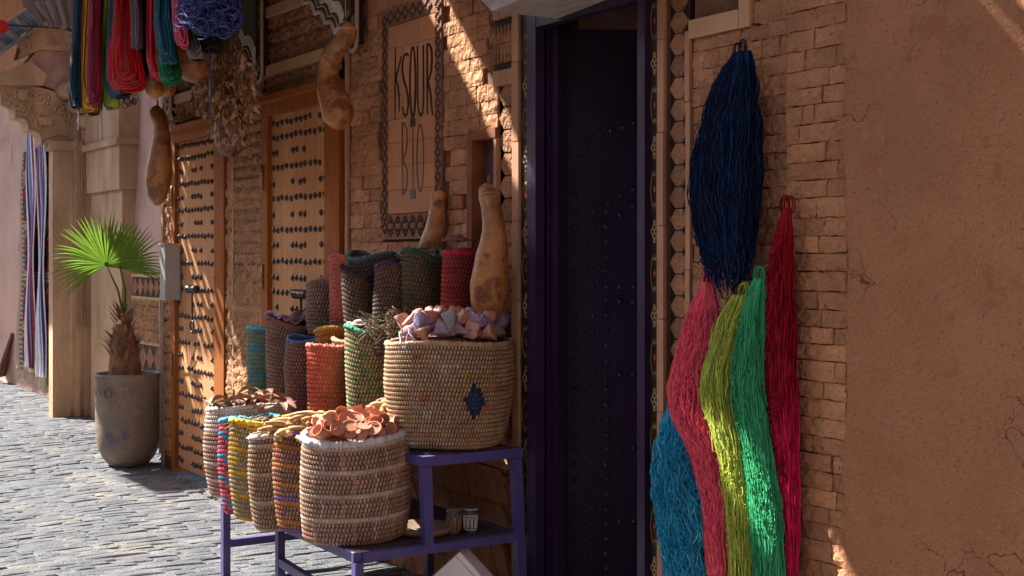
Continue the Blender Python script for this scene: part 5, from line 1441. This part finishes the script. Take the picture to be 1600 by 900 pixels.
gourd('small round gourd hanging behind the long red skein', [(238, 112, 3), (238, 118, 9), (240, 130, 14), (241, 145, 13), (241, 154, 4)], .7, seed=17, string=True)
gourd('second small round gourd beside the first behind the green skein', [(261, 118, 3), (261, 124, 8), (262, 134, 13), (262, 146, 11), (262, 152, 3)], .55, seed=18, string=True)
gourd('wide dark brown bottle gourd hanging below the dried herb bunch', [(360, 130, 8), (360, 160, 17), (360, 190, 24), (360, 212, 25), (360, 232, 20), (361, 242, 10), (361, 245, 3)], .3, seed=20, string=True, mat_='darkgourd')
# dried leaf bunch
rs = random.Random(31); hb2 = MB()
for i in range(900):
    t = rs.random(); py = 70 + 150 * t ** .8; wdt = (30 + 22 * math.sin(PI * min(1, t * 1.1))) * (1 - .35 * t)
    px = 362 - 12 * (1 - t) + rs.uniform(-1, 1) * wdt; off = .33 + rs.uniform(-.1, .12)
    if i % 12 == 0: px = 305 + rs.uniform(-6, 8); py = rs.uniform(105, 175)
    p = PW(px, py, off); L2 = rs.uniform(.035, .085); dx_ = rs.uniform(-.5, .5); dy_ = rs.uniform(-.5, .5); q = p + Vector((dx_, dy_, -1)).normalized() * L2; wv = Vector((rs.uniform(-1, 1), rs.uniform(-1, 1), rs.uniform(-.3, .3))).normalized() * rs.uniform(.009, .017)
    mid = (p + q) / 2 + Vector((rs.uniform(-.01, .01), rs.uniform(-.012, .012), 0)); cu = Vector((rs.uniform(-.02, .02), rs.uniform(-.02, .02), .01))
    c_ = rs.choice([(.45, .27, .15), (.3, .17, .1), (.22, .12, .075), (.55, .38, .24)])
    hb2.add([p, mid + wv, mid - wv + cu * .3, q + cu], [(0, 1, 2), (1, 3, 2)], c_)
for i in range(30):
    p = PW(355 + rs.uniform(-20, 20), 40, .33); q = PW(362 + rs.uniform(-30, 30), rs.uniform(100, 190), .33 + rs.uniform(-.08, .08)); hb2.tube([p, (p + q) / 2 + Vector((rs.uniform(-.02, .02), 0, 0)), q], .0025, 4, (.25, .15, .09))
hb2.tube([PW(355, 45, .33), (PW(355, 45, .33).x, -.25, 3.5)], .004, 5, (.3, .2, .12))
o = hb2.build('herb_bunch', M['herb']); tag(o, 'hanging bunch of curled dried brown leaves over the dark gourd', 'dried herbs', kind='stuff')

# ================================================================ YARN
def strands(paths, r, cols, n=3):
    """paths (S, m, 3) -> one tube mesh"""
    S, m, _ = paths.shape
    T = np.gradient(paths, axis=1); T /= np.linalg.norm(T, axis=2)[..., None] + 1e-9
    ref = np.array([.12, 1., .05]); N = np.cross(T, ref); N /= np.linalg.norm(N, axis=2)[..., None] + 1e-9; B = np.cross(T, N)
    a = np.arange(n) * 2 * PI / n
    V = paths[:, :, None, :] + r * (np.cos(a)[None, None, :, None] * N[:, :, None, :] + np.sin(a)[None, None, :, None] * B[:, :, None, :])
    q = grid_quads(m, n, True); Q = (q[None] + (np.arange(S) * m * n)[:, None, None]).reshape(-1, 4)
    C = np.repeat(np.repeat(cols[:, None, None, :], m, 1), n, 2)
    return V.reshape(-1, 3), Q, C.reshape(-1, 3)
def core_tube(cen, hw, hd, k=.8, n=16):
    m = len(cen); a = np.arange(n) * 2 * PI / n
    V = cen[:, None, :] + np.stack([np.cos(a)[None] * hw[:, None] * k, np.sin(a)[None] * hd[:, None] * k, np.zeros((m, n))], -1)
    return V
def long_skein(lab, rows, off, depth, base, S=230, r=.0026, seed=0, ragged=.25, curls=40, hi=None, name='yarn_skein', grp='skeins of dyed yarn hung on the wall right of the door', fluff=1., knot=None, sun_tint=None):
    rg = np.random.default_rng(seed)
    ys = np.array([q[0] for q in rows], float)
    m = 56
    yy = np.linspace(ys[0], ys[-1], m)
    L_ = np.interp(yy, ys, [q[1] for q in rows]); Rr = np.interp(yy, ys, [q[2] for q in rows])
    k_ = np.ones(5) / 5
    for arr in (L_, Rr):
        pad = np.concatenate([[arr[0]] * 2, arr, [arr[-1]] * 2]); arr[:] = np.convolve(pad, k_, 'valid')
    xc = (L_ + Rr) / 2
    cen = np.array([list(PW(x_, y_, off)) for x_, y_ in zip(xc, yy)])
    hw = np.array([abs(PW(b_, y_, off).x - PW(a_, y_, off).x) / 2 for a_, b_, y_ in zip(L_, Rr, yy)])
    hw = hw * .9; hd = depth * np.clip(hw / hw.max(), .25, 1)
    P = np.zeros((S, m, 3)); t = np.linspace(0, 1, m); NC = 16
    CL = [(rg.uniform(-PI, PI), rg.uniform(.04, .2) * fluff ** .5, rg.uniform(2, 6), rg.uniform(0, 6), rg.uniform(.02, .06) * fluff, rg.uniform(10, 22), rg.uniform(.78, 1)) for _ in range(NC)]
    for s in range(S):
        cl = CL[s % NC]
        ph = rg.uniform(0, 2 * PI); rad = rg.uniform(.55, 1.0) ** .5; ph = cl[0] + rg.normal() * .32 if rg.random() < .8 else ph
        a1, a2, f1, f2, o1, o2 = rg.uniform(.05, .4), rg.uniform(.015, .08), rg.uniform(1, 3), rg.uniform(9, 22), rg.uniform(0, 6), rg.uniform(0, 6)
        phi = ph + a1 * np.sin(f1 * t * 2 + o1) + a2 * np.sin(f2 * t * 2 + o2) * fluff
        rr_ = rad * (1 + .035 * fluff * np.sin(f2 * 1.3 * t * 2 + o1))
        t1 = (1 - (rg.random() ** 1.5) * ragged) * (cl[6] ** (2.2 * ragged)) if ragged else 1
        tt = t * t1
        cx = np.interp(tt, t, cen[:, 0]); cz = np.interp(tt, t, cen[:, 2]); w_ = np.interp(tt, t, hw); d_ = np.interp(tt, t, hd)
        ph2 = np.interp(tt, t, phi); r2 = np.interp(tt, t, rr_)
        P[s, :, 0] = cx + w_ * r2 * np.cos(ph2) + np.interp(tt, [0, .12, 1], [0, 1, 1]) * hw.max() * (cl[1] * np.sin(cl[2] * tt * 2 + cl[3]) + cl[4] * np.sin(cl[5] * tt * 2 + cl[3])); P[s, :, 1] = -off + d_ * r2 * np.sin(ph2); P[s, :, 2] = cz + .002 * np.sin(tt * 60 + o2)
    P[:, :, 1] = np.minimum(P[:, :, 1], -.012)
    base = np.array(base); cols = base[None] * (1 + .28 * rg.standard_normal((S, 1)))
    if hi is not None:
        sel = rg.random(S) < .3; cols[sel] = np.array(hi)[None] * (1 + .1 * rg.standard_normal((sel.sum(), 1)))
    V, Q, C = strands(P, r, np.clip(cols, 0, 1))
    if sun_tint is not None:
        gz0, gz1, gc = sun_tint; k9 = np.clip((gz0 - V[:, 2]) / (gz0 - gz1), 0, 1)[:, None] ** 1.5 * rg.uniform(.3, 1, (S, 1)).repeat(m * 3, 0); C = C * (1 - k9) + np.array(gc)[None] * k9
    nfz = S * 2; PZ = np.zeros((nfz, 8, 3))
    for s in range(nfz):
        i0 = rg.integers(2, int(m * .9)); ph = rg.uniform(-PI, 0); u = np.linspace(0, 1, 8); a9 = rg.uniform(-.02, .02); b9 = rg.uniform(-.03, .015)
        PZ[s, :, 0] = cen[i0, 0] + hw[i0] * 1.0 * math.cos(ph) + a9 * u; PZ[s, :, 1] = -off + hd[i0] * 1.04 * math.sin(ph) - .008 * np.sin(u * PI); PZ[s, :, 2] = cen[i0, 2] + b9 * u + .004 * np.sin(u * 6 + s)
    V3, Q3, C3 = strands(PZ, .0007, np.clip(base[None] * (1.15 + .2 * rg.standard_normal((nfz, 1))), 0, 1))
    # loose strands: snaking stretches lying on the surface, a few of them hanging loops
    mc = 26; PC = np.zeros((curls, mc, 3))
    for s in range(curls):
        i0 = rg.integers(int(m * .08), int(m * .8)); ph = rg.uniform(-PI + .1, -.1); u = np.linspace(0, 1, mc)
        if s % 4 == 0:
            wd_ = rg.uniform(.006, .02); dr = rg.uniform(.02, .08); th = u * PI
            dx_ = -wd_ * np.cos(th) + .003 * np.sin(u * 14 + s); dz_ = -dr * np.sin(th) ** .7 + .03 * u * rg.uniform(-1, 1)
        else:
            dr = rg.uniform(.05, .16); fr = rg.uniform(9, 22) * fluff ** .5; am = rg.uniform(.003, .009) * fluff
            dx_ = am * np.sin(u * fr + s) + .02 * rg.uniform(-1, 1) * u; dz_ = -dr * u + am * .8 * np.sin(u * fr * 1.7 + s)
        zz_ = cen[i0, 2] + dz_
        cx = np.interp(-zz_, -cen[:, 2], cen[:, 0]); w2 = np.interp(-zz_, -cen[:, 2], hw); d2_ = np.interp(-zz_, -cen[:, 2], hd)
        PC[s, :, 0] = cx + w2 * .97 * math.cos(ph) + dx_; PC[s, :, 1] = -off + d2_ * 1.03 * math.sin(ph) - .004 - .004 * np.sin(u * 7 + s) ; PC[s, :, 2] = zz_
    cc = np.clip(base[None] * (1.05 + .15 * rg.standard_normal((curls, 1))), 0, 1)
    V2, Q2, C2 = strands(PC, r * .85, cc)
    o = empty(name, tuple(cen[0]), lab, 'yarn', grp)
    org = cen[0]
    me = np_mesh('strands', np.concatenate([V, V2, V3]) - org, np.concatenate([Q, Q2 + len(V), Q3 + len(V) + len(V2)]), np.concatenate([C, C2, C3]), M['yarn'], True)
    x_ = put('strands', me, None, o); x_['kind'] = 'stuff'
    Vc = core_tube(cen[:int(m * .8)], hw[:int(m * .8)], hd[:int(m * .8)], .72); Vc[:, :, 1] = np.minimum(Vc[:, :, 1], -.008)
    me = np_mesh('shaded_core', (Vc - org).reshape(-1, 3), grid_quads(int(m * .8), 16, True), np.tile(base * .5, (Vc.size // 3, 1)), M['yarn'], True)  # core darker than the yarn itself, painted shade for the gaps between strands
    put('shaded_core', me, None, o)
    tie = MB()
    for k in range(5):
        a_ = rg.uniform(-.02, .02); b_ = rg.uniform(-.02, .02)
        th = np.linspace(0, 2 * PI, 14, endpoint=False); rr_ = rg.uniform(.012, .022)
        tie.tube([(a_ + rr_ * math.cos(q), b_ * .4, .012 + rr_ * 1.5 * math.sin(q)) for q in th], r * 1.1, 5, tuple(base * .8), closed=True)
    nl = knot or (rg.uniform(-.01, .01), .07)
    tie.tube([(0, 0, 0), (nl[0] * .5, .01, nl[1] * .5), (nl[0], max(off - .0, .02) - .01, nl[1])], r * 1.6, 5, (.3, .2, .12)); tie.build('tie_loop', M['yarn'], o)
    nail = MB(); nail.tube([(nl[0], off - .002 - .03, nl[1] - .002), (nl[0], off + .012, nl[1])], .004, 6); nail.build('hook', M['iron'], o)
    return o
long_skein('big dark navy blue skein hung highest on the brick wall', [(82, 1150, 1172), (95, 1133, 1178), (150, 1108, 1181), (220, 1086, 1183), (300, 1077, 1184), (345, 1082, 1184), (400, 1096, 1181), (440, 1104, 1174), (475, 1118, 1165)], .075, .065, (.009, .014, .04), S=430, r=.0022, seed=1, ragged=.36, curls=46, hi=(.01, .045, .11), knot=(.0, .1))
long_skein('wide pink coral skein left of the lime green one', [(442, 1103, 1111), (480, 1082, 1118), (530, 1069, 1122), (580, 1056, 1126), (620, 1049, 1126), (655, 1056, 1130), (700, 1082, 1136), (780, 1102, 1141), (850, 1108, 1141), (925, 1112, 1140)], .09, .07, (.75, .09, .15), S=380, seed=2, ragged=.12, curls=95, hi=(.72, .13, .1), fluff=1.8, r=.0023)
long_skein('lime yellow green skein between the pink and the green ones', [(462, 1152, 1172), (480, 1132, 1171), (530, 1118, 1162), (580, 1103, 1152), (620, 1100, 1150), (660, 1112, 1156), (720, 1130, 1166), (800, 1140, 1176), (925, 1145, 1180)], .12, .05, (.34, .4, .06), S=300, r=.0022, seed=3, ragged=.1, curls=45, hi=(.42, .46, .1))
long_skein('emerald green skein between the lime and the dark red ones', [(436, 1184, 1195), (465, 1160, 1198), (520, 1151, 1200), (600, 1145, 1201), (640, 1151, 1206), (720, 1168, 1213), (800, 1174, 1226), (925, 1180, 1230)], .10, .05, (.04, .3, .12), S=330, r=.0022, seed=4, ragged=.08, curls=60, hi=(.07, .4, .2))
long_skein('long dark red skein at the right beside the pilaster', [(326, 1227, 1234), (345, 1217, 1238), (400, 1207, 1239), (500, 1195, 1241), (600, 1195, 1243), (700, 1204, 1246), (800, 1212, 1246), (925, 1224, 1243)], .075, .032, (.24, .008, .014), S=260, seed=5, ragged=.1, curls=70, fluff=1.4, sun_tint=(WZ(1220, 540), WZ(1220, 680), (.75, .02, .13)))  # lower strands tinted magenta to stand for sunlit red yarn
long_skein('turquoise blue skein hung lowest beside the door frame', [(640, 1044, 1058), (662, 1034, 1082), (700, 1027, 1095), (780, 1024, 1108), (840, 1034, 1110), (925, 1045, 1113)], .09, .06, (.025, .24, .4), S=360, r=.0023, seed=7, ragged=.15, curls=80, hi=(.09, .45, .6), fluff=2.2)

def hank(lab, rows, off, base, S=120, r=.0023, seed=0, hi=None, mat_='wool', name='wool_hank', depth=.045, back=True):
    """a doubled hank: strands run down, turn round the bottom and go up again. rows: (py, left, right), last row is the bottom"""
    rg = np.random.default_rng(seed); base = np.array(base); S = int(S * 1.4)
    ys = np.array([q[0] for q in rows], float); bot = ys[-1]
    m = 46; P = np.zeros((S, m, 3))
    cx_b = (rows[-1][1] + rows[-1][2]) / 2
    for s in range(S):
        sd = rg.uniform(.12, 1.0) ** .7; u = np.linspace(-1, 1, m); sy = rg.uniform(-1, 1)
        yb = bot - (1 - sd) * (rows[-1][2] - rows[-1][1] + 14) * .75 - rg.uniform(0, 9) * rg.random()
        # height along the strand: straight sides, round bottom
        au = np.abs(u + rg.uniform(-.1, .1) * (1 - u * u)); turn = rg.uniform(.18, .42)
        y_ = np.where(au > turn, ys[0] + (yb - ys[0] - 10) * (1 - au) / (1 - turn), yb - 10 * (au / turn) ** 2)
        Lx = np.interp(y_, ys, [q[1] for q in rows]); Rx = np.interp(y_, ys, [q[2] for q in rows])
        mid = (Lx + Rx) / 2; hwp = (Rx - Lx) / 2
        f = np.where(au > turn, np.sign(u), np.sin(u / turn * PI / 2)) * sd
        f = f + .08 * np.sin(u * rg.uniform(4, 14) + rg.uniform(0, 6)) + .02 * np.sin(u * rg.uniform(30, 60) + rg.uniform(0, 6))
        xx_ = mid + hwp * f
        o1 = rg.uniform(0, 6)
        offs = off + depth * sy * math.sqrt(max(0, 1 - (sd * .9) ** 2) + .15) + .004 * np.sin(u * 9 + o1)
        for i in range(m):
            q = PW(xx_[i], y_[i], offs[i]); P[s, i] = q
    cols = base[None] * (1 + .42 * rg.standard_normal((S, 1)))
    if hi is not None: sel = rg.random(S) < .3; cols[sel] = np.array(hi)[None]
    V, Q, C = strands(P, r, np.clip(cols, 0, 1))
    org = np.array(PW(cx_b, ys[0], off)); o = empty(name, tuple(org), lab, 'wool', 'hanks of wool hanging from the rack')
    x_ = put('strands', np_mesh('strands', V - org, Q, C, M[mat_], True), None, o); x_['kind'] = 'stuff'
    n = 12; yy = np.linspace(ys[0], bot - 4, 14)
    cen = np.array([list(PW((np.interp(y_, ys, [q[1] for q in rows]) + np.interp(y_, ys, [q[2] for q in rows])) / 2, y_, off)) for y_ in yy])
    hw = np.array([(np.interp(y_, ys, [q[2] for q in rows]) - np.interp(y_, ys, [q[1] for q in rows])) / 2 for y_ in yy]) * abs(PW(cx_b + 1, 0, off).x - PW(cx_b, 0, off).x)
    hw[-1] *= .5
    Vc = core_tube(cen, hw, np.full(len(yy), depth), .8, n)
    put('shaded_core', np_mesh('shaded_core', (Vc - org).reshape(-1, 3), grid_quads(14, n, True), np.tile(base * .5, (14 * n, 1)), M[mat_], True), None, o)  # wool core painted darker to give shaded gaps between the strands
    t = MB(); t.tube([(0, 0, -.02), (0, 0, max(.05, 3.48 - org[2]))], .006, 5, tuple(base * .7)); t.build('hanging_cord', M['yarn'], o)
    return o
hank('dark teal hank at the left end of the row', [(-20, 120, 129), (60, 117, 126), (110, 110, 126), (150, 108, 127), (172, 113, 126)], .62, (.015, .045, .06), 90, seed=21)
hank('orange ochre hank next to the dark teal one', [(-20, 131, 146), (60, 126, 142), (120, 123, 140), (155, 125, 150), (178, 132, 155)], .6, (.68, .26, .03), 110, seed=22)
hank('dark navy hank curving under the orange and crimson ones', [(-20, 140, 158), (90, 140, 160), (150, 130, 160), (182, 136, 158)], .48, (.02, .025, .05), 90, seed=23)
hank('crimson hank between the orange and the lime green ones', [(-20, 142, 158), (60, 138, 157), (120, 136, 158), (166, 140, 158)], .66, (.3, .02, .04), 110, seed=24)
hank('lime green hank behind the slate blue one', [(-20, 163, 178), (50, 157, 175), (110, 154, 176), (140, 156, 184), (173, 166, 188)], .6, (.42, .5, .08), 130, seed=25)
hank('slate blue hank wedged between the lime green and bright red ones', [(-20, 175, 186), (60, 171, 182), (110, 166, 186), (135, 166, 204), (156, 175, 204)], .66, (.025, .05, .09), 120, seed=26, hi=(.03, .17, .2))
hank('large bright red hank, the widest of the row', [(-20, 182, 212), (40, 177, 213), (90, 171, 220), (125, 172, 226), (146, 182, 222)], .74, (.52, .012, .01), 240, seed=27, depth=.07)
hank('white and pink edged hank right of the bright red one', [(-20, 208, 213), (30, 212, 217), (80, 212, 216)], .82, (.3, .2, .2), 22, seed=28)
hank('black hank between the two red ones', [(-20, 216, 234), (60, 213, 233), (100, 214, 236), (124, 222, 242)], .7, (.018, .012, .012), 130, seed=29)
hank('narrow scarlet hank left of the emerald one', [(-20, 235, 245), (40, 232, 245), (90, 232, 248), (128, 240, 256)], .76, (.6, .03, .035), 100, seed=30)
hank('dark teal blue hank lying over the emerald one', [(-20, 246, 262), (30, 241, 265), (70, 246, 272), (101, 254, 276)], .86, (.015, .08, .11), 130, seed=31, hi=(.03, .2, .26))
hank('emerald green hank under the dark teal blue one', [(-20, 246, 262), (40, 244, 268), (90, 246, 278), (120, 250, 284), (136, 258, 276)], .78, (.012, .17, .05), 150, seed=32)
hank('rose pink hank left of the fluffy indigo one', [(-20, 272, 288), (30, 273, 290), (60, 277, 294), (77, 284, 296)], .9, (.62, .08, .12), 70, seed=33)
hank('thin grey white hank in loose loops', [(-20, 280, 292), (30, 284, 300), (70, 290, 316), (98, 300, 322)], .85, (.3, .24, .22), 9, seed=34)
hank('black hank under the fluffy indigo one', [(-20, 292, 340), (30, 290, 345), (60, 295, 350), (84, 310, 345)], .8, (.02, .014, .016), 160, seed=35, depth=.08)
IND = hank('large fluffy indigo hank at the right end of the row', [(-30, 278, 372), (0, 278, 375), (25, 284, 374), (45, 305, 370), (58, 325, 362)], .88, (.028, .033, .1), 260, seed=36, depth=.1, r=.0028, hi=(.05, .055, .15))
m_ = MB(); rs = random.Random(404)
for i in range(150):
    cx, cy = 326 + rs.uniform(-46, 46), 18 + rs.uniform(-34, 34); 
    if cy > 58 - abs(cx - 330) * .35: cy -= 20
    rr = rs.uniform(5, 15); oo = .97 + rs.uniform(-.03, .05); ph = rs.uniform(0, 6); asp = rs.uniform(.5, 1.3); L9 = rs.uniform(2.5, 5.5)
    P = [PW(cx + rr * math.cos(ph + t * L9 / 9), cy + rr * asp * math.sin(ph + t * L9 / 9) + rs.uniform(-.6, .6), oo) for t in range(10)]
    m_.tube(P, .0026, 4, rs.choice([(.045, .05, .14), (.07, .075, .2), (.03, .035, .09)]), cap=False)
IND.location; m_.org = Vector(IND.location); q_ = m_.build('loose_loops', M['yarn'], IND, True); q_['kind'] = 'stuff'
# wisps under the hanks
def cord(name, lab, pts, off, r, c_, cat):
    m_ = MB(); P = [PW(a, b_, off) for a, b_ in pts]; m_.tube(P, r, 6, c_); o = m_.build(name, M['yarn'], None, True); tag(o, lab, cat)
cord('frayed_yarn', 'frayed white cord hanging below the dark teal hank', [(123, 165), (122.5, 185), (122, 203)], .62, .006, (.6, .6, .62), 'yarn')
cord('frayed_yarn', 'longer frayed white cord below the crimson hank', [(157, 165), (157.5, 195), (157, 219)], .6, .006, (.62, .66, .68), 'cord')
cord('frayed_yarn', 'dark indigo cord hanging below the fluffy indigo hank', [(327, 50), (328, 90), (329, 140), (328, 186)], .85, .004, (.05, .05, .12), 'cord')
m_ = MB(); rs = random.Random(91)
for i in range(14):
    c = (200 + rs.uniform(-8, 12), 150 + rs.uniform(-6, 14)); rr = rs.uniform(2, 6)
    m_.tube([PW(c[0] + rr * math.cos(t) * 1.0, c[1] + rr * .9 * math.sin(t) * 1.3, .72 + .01 * math.sin(t * 2 + i)) for t in np.linspace(0, 5, 9)], .0028, 4, (.025, .04, .05))
m_.tube([PW(198, 140, .72), PW(202, 152, .72)], .003, 4, (.025, .04, .05))
o = m_.build('thread_tangle', M['yarn']); tag(o, 'small tangle of dark threads below the bright red hank', 'thread')

# ================================================================ PALM AND POT
pc_ = Vector((-9.78, place(-9.78, 201), 0)); zpot = DEP(201, -pc_.y)
pot = empty('glazed_pot', (pc_.x, pc_.y, .0), 'big brown and violet glazed clay pot at the foot of the corner pier', 'pot')
rp_ = .237
prof = [(.0001, .012), (.10, .012), (.14, .022), (.185, .075), (.215, .14), (.232, .22), (.236, .33), (.234, .62), (.238, .655), (.243, .675), (.240, .69), (.226, .692), (.215, .68), (.212, .6), (.0001, .6)]
b = MB(); b.lathe(prof, 56); b.build('pot_body', M['pot'], pot, True)
b = MB(); rs = random.Random(8)
for k in range(9):
    a0 = -PI / 2 - 1.0 + k * .55; z0 = .48
    for q_ in range(2):
        P = []
        for t in np.linspace(0, 5, 14):
            r2 = .05 * (1 - t / 7); a_ = a0 + r2 * math.cos(t + q_ * PI) / .23; P.append((.234 * math.cos(a_), .234 * math.sin(a_), z0 + (.0 if q_ else .06) + r2 * math.sin(t + q_ * PI)))
        b.tube(P, .0045, 5)
for a0 in (-.95, -2.1): 
    P = [(.238 * math.cos(a0 + .13 * math.cos(t)), .238 * math.sin(a0 + .13 * math.cos(t)), .56 + .035 * math.sin(t)) for t in np.linspace(0, 2 * PI, 16, endpoint=False)]; b.tube(P, .006, 5, ref=(0, 0, 1), closed=True)
b.build('pot_relief', M['pot'], pot, True)
b = MB(); b.lathe([(.0001, .615), (.12, .62), (.2115, .61)], 24); b.build('soil', M['street'], pot)

palm = empty('fan_palm', (pc_.x, pc_.y, .612), 'young fan palm with two round leaves growing in the glazed pot', 'palm')
tr_ = MB(); tp = np.array([(-.0, -.02, 0), (.0, -.03, .13), (-.005, -.035, .26), (-.0, -.04, .34)]) ; 
tr_.tube([tp[0], tp[1], tp[2], tp[3], (.0, -.045, .44)], [.118, .112, .1, .082, .05], 18)
v = tr_.v[0]
for i in range(len(v)): v[i] += np.array([1, 1, 0]) * wobble(v[i][0], v[i][1], v[i][2], 30, .02)
tr_.build('trunk', M['trunk'], palm)
rs = random.Random(17); sm_ = MB()
for i in range(90):
    a_ = rs.uniform(0, 2 * PI); z_ = rs.uniform(.16, .54); r0 = .092 - (z_ - .2) * .2; L2 = rs.uniform(.07, .14)
    p = Vector((r0 * math.cos(a_), -.04 + r0 * math.sin(a_), z_)); d_ = Vector((math.cos(a_) * .6, math.sin(a_) * .6, 1)).normalized()
    w_ = Vector((-math.sin(a_), math.cos(a_), 0)) * .018; q = p + d_ * L2 + Vector((math.cos(a_), math.sin(a_), -.5)) * .02 * rs.uniform(0, 2)
    m1 = p + d_ * L2 * .5 + Vector((math.cos(a_), math.sin(a_), 0)) * .01
    sm_.add([p - w_, p + w_, m1 + w_ * .7, m1 - w_ * .7, q], [(0, 1, 2, 3), (3, 2, 4)], (.3, .15, .08) if i % 3 else (.2, .1, .05))
sm_.build('leaf_bases', M['herb'], palm)
def fan(px, py, off_y, radius, a_from, a_to, n, lab, base_l):
    X = pc_.x; 
    y0, z0 = PX(px, X + off_y[0]); hub = Vector((X + off_y[0], y0, H - (py - 400) / F * z0))
    pt = MB(); s0 = Vector((palm.location.x + base_l[0], palm.location.y + base_l[1], palm.location.z + .52)); 
    mid = (s0 + hub) / 2 + Vector((0, .02, .0)); pt.org = Vector(palm.location); pt.tube([s0 - Vector((0, 0, .1)), s0, mid, hub], [.012, .010, .008, .006], 7); pt.build('leaf_stalk', M['leaf'], palm, True)
    fo = MB(); fo.tube([(0, 0, 0), (0, 0, .02)], .012, 8); lf_ = fo.build('fan_leaf', M['leaf'], palm, True, loc=hub - Vector(palm.location))
    rs = random.Random(n)
    # leaf plane faces roughly the viewer: right vector and up vector
    Rv = Vector((SA * .9 , CA, 0)).normalized(); Fv = Vector((-CA, SA, 0))
    tiltv = off_y[1]
    for i in range(n):
        t = (i + .5) / n; a_ = a_from + (a_to - a_from) * t + rs.uniform(-.015, .015)
        L2 = radius * (.82 + .18 * math.sin(PI * t)) * rs.uniform(.93, 1.05)
        d_ = (Rv * math.cos(a_) + Vector((0, 0, 1)) * math.sin(a_) + Fv * (tiltv + .06 * math.sin(i * 1.9))).normalized()
        side = (Rv * -math.sin(a_) + Vector((0, 0, 1)) * math.cos(a_)); nrm = d_.cross(side).normalized()
        V = []; k = 9; pl = (a_to - a_from) / n
        for s_ in range(k):
            u = s_ / (k - 1); dist = L2 * u
            w_ = min(dist * math.tan(abs(pl) / 2) * 1.02, L2 * .5 * math.tan(abs(pl) / 2) * 1.1 * (1 - max(0, (u - .5) / .5)) ** .8 + .0006) if u > .5 else dist * math.tan(abs(pl) / 2) * 1.02
            droop = Vector((0, 0, -1)) * (.02 * u ** 3 + (.05 * u ** 3 if abs(math.cos(a_)) > .8 else 0))
            c = d_ * dist + droop; fold = nrm * (.35 * w_)
            V += [c - side * w_ + fold, c - fold, c + side * w_ + fold]
        Fc = []
        for s_ in range(k - 1):
            for q_ in range(2): Fc.append((s_ * 3 + q_, s_ * 3 + q_ + 1, (s_ + 1) * 3 + q_ + 1, (s_ + 1) * 3 + q_))
        b = MB(); b.add(V, Fc); b.build('leaf_blade', M['leaf'], lf_)
fan(166, 414, (.02, -.15), .42, R(215), R(10), 38, '', (0, -.04))
fan(188, 420, (-.06, .1), .38, R(170), R(-12), 34, '', (.01, -.03))

# stray bits on the ground by the pot
def ground_at(px, py): z_ = H * F / (py - 400); p = PD(px, py, z_); p.z = 0; return p
q = ground_at(244, 738); b = MB(); b.box((-.012, -.035, 0), (.012, .035, .012), (.6, .55, .45)); o = b.build('wood_scrap', M['attr'], None, loc=q + Vector((0, 0, .012)), rot=(0, 0, .5)); tag(o, 'pale scrap of wood lying on the street right of the pot', 'wood scrap')
q = ground_at(250, 720); b = MB(); b.add([(-.04, -.02, 0), (.04, -.03, 0), (.05, .03, 0), (-.03, .03, 0), (-.01, .0, .05), (.02, .01, .035)], [(0, 1, 5, 4), (1, 2, 5), (2, 3, 4, 5), (3, 0, 4)]); o = b.build('broken_stone', M['stone'], None, loc=q + Vector((0, 0, .01))); tag(o, 'broken grey stone between the pot and the corner pier', 'stone')
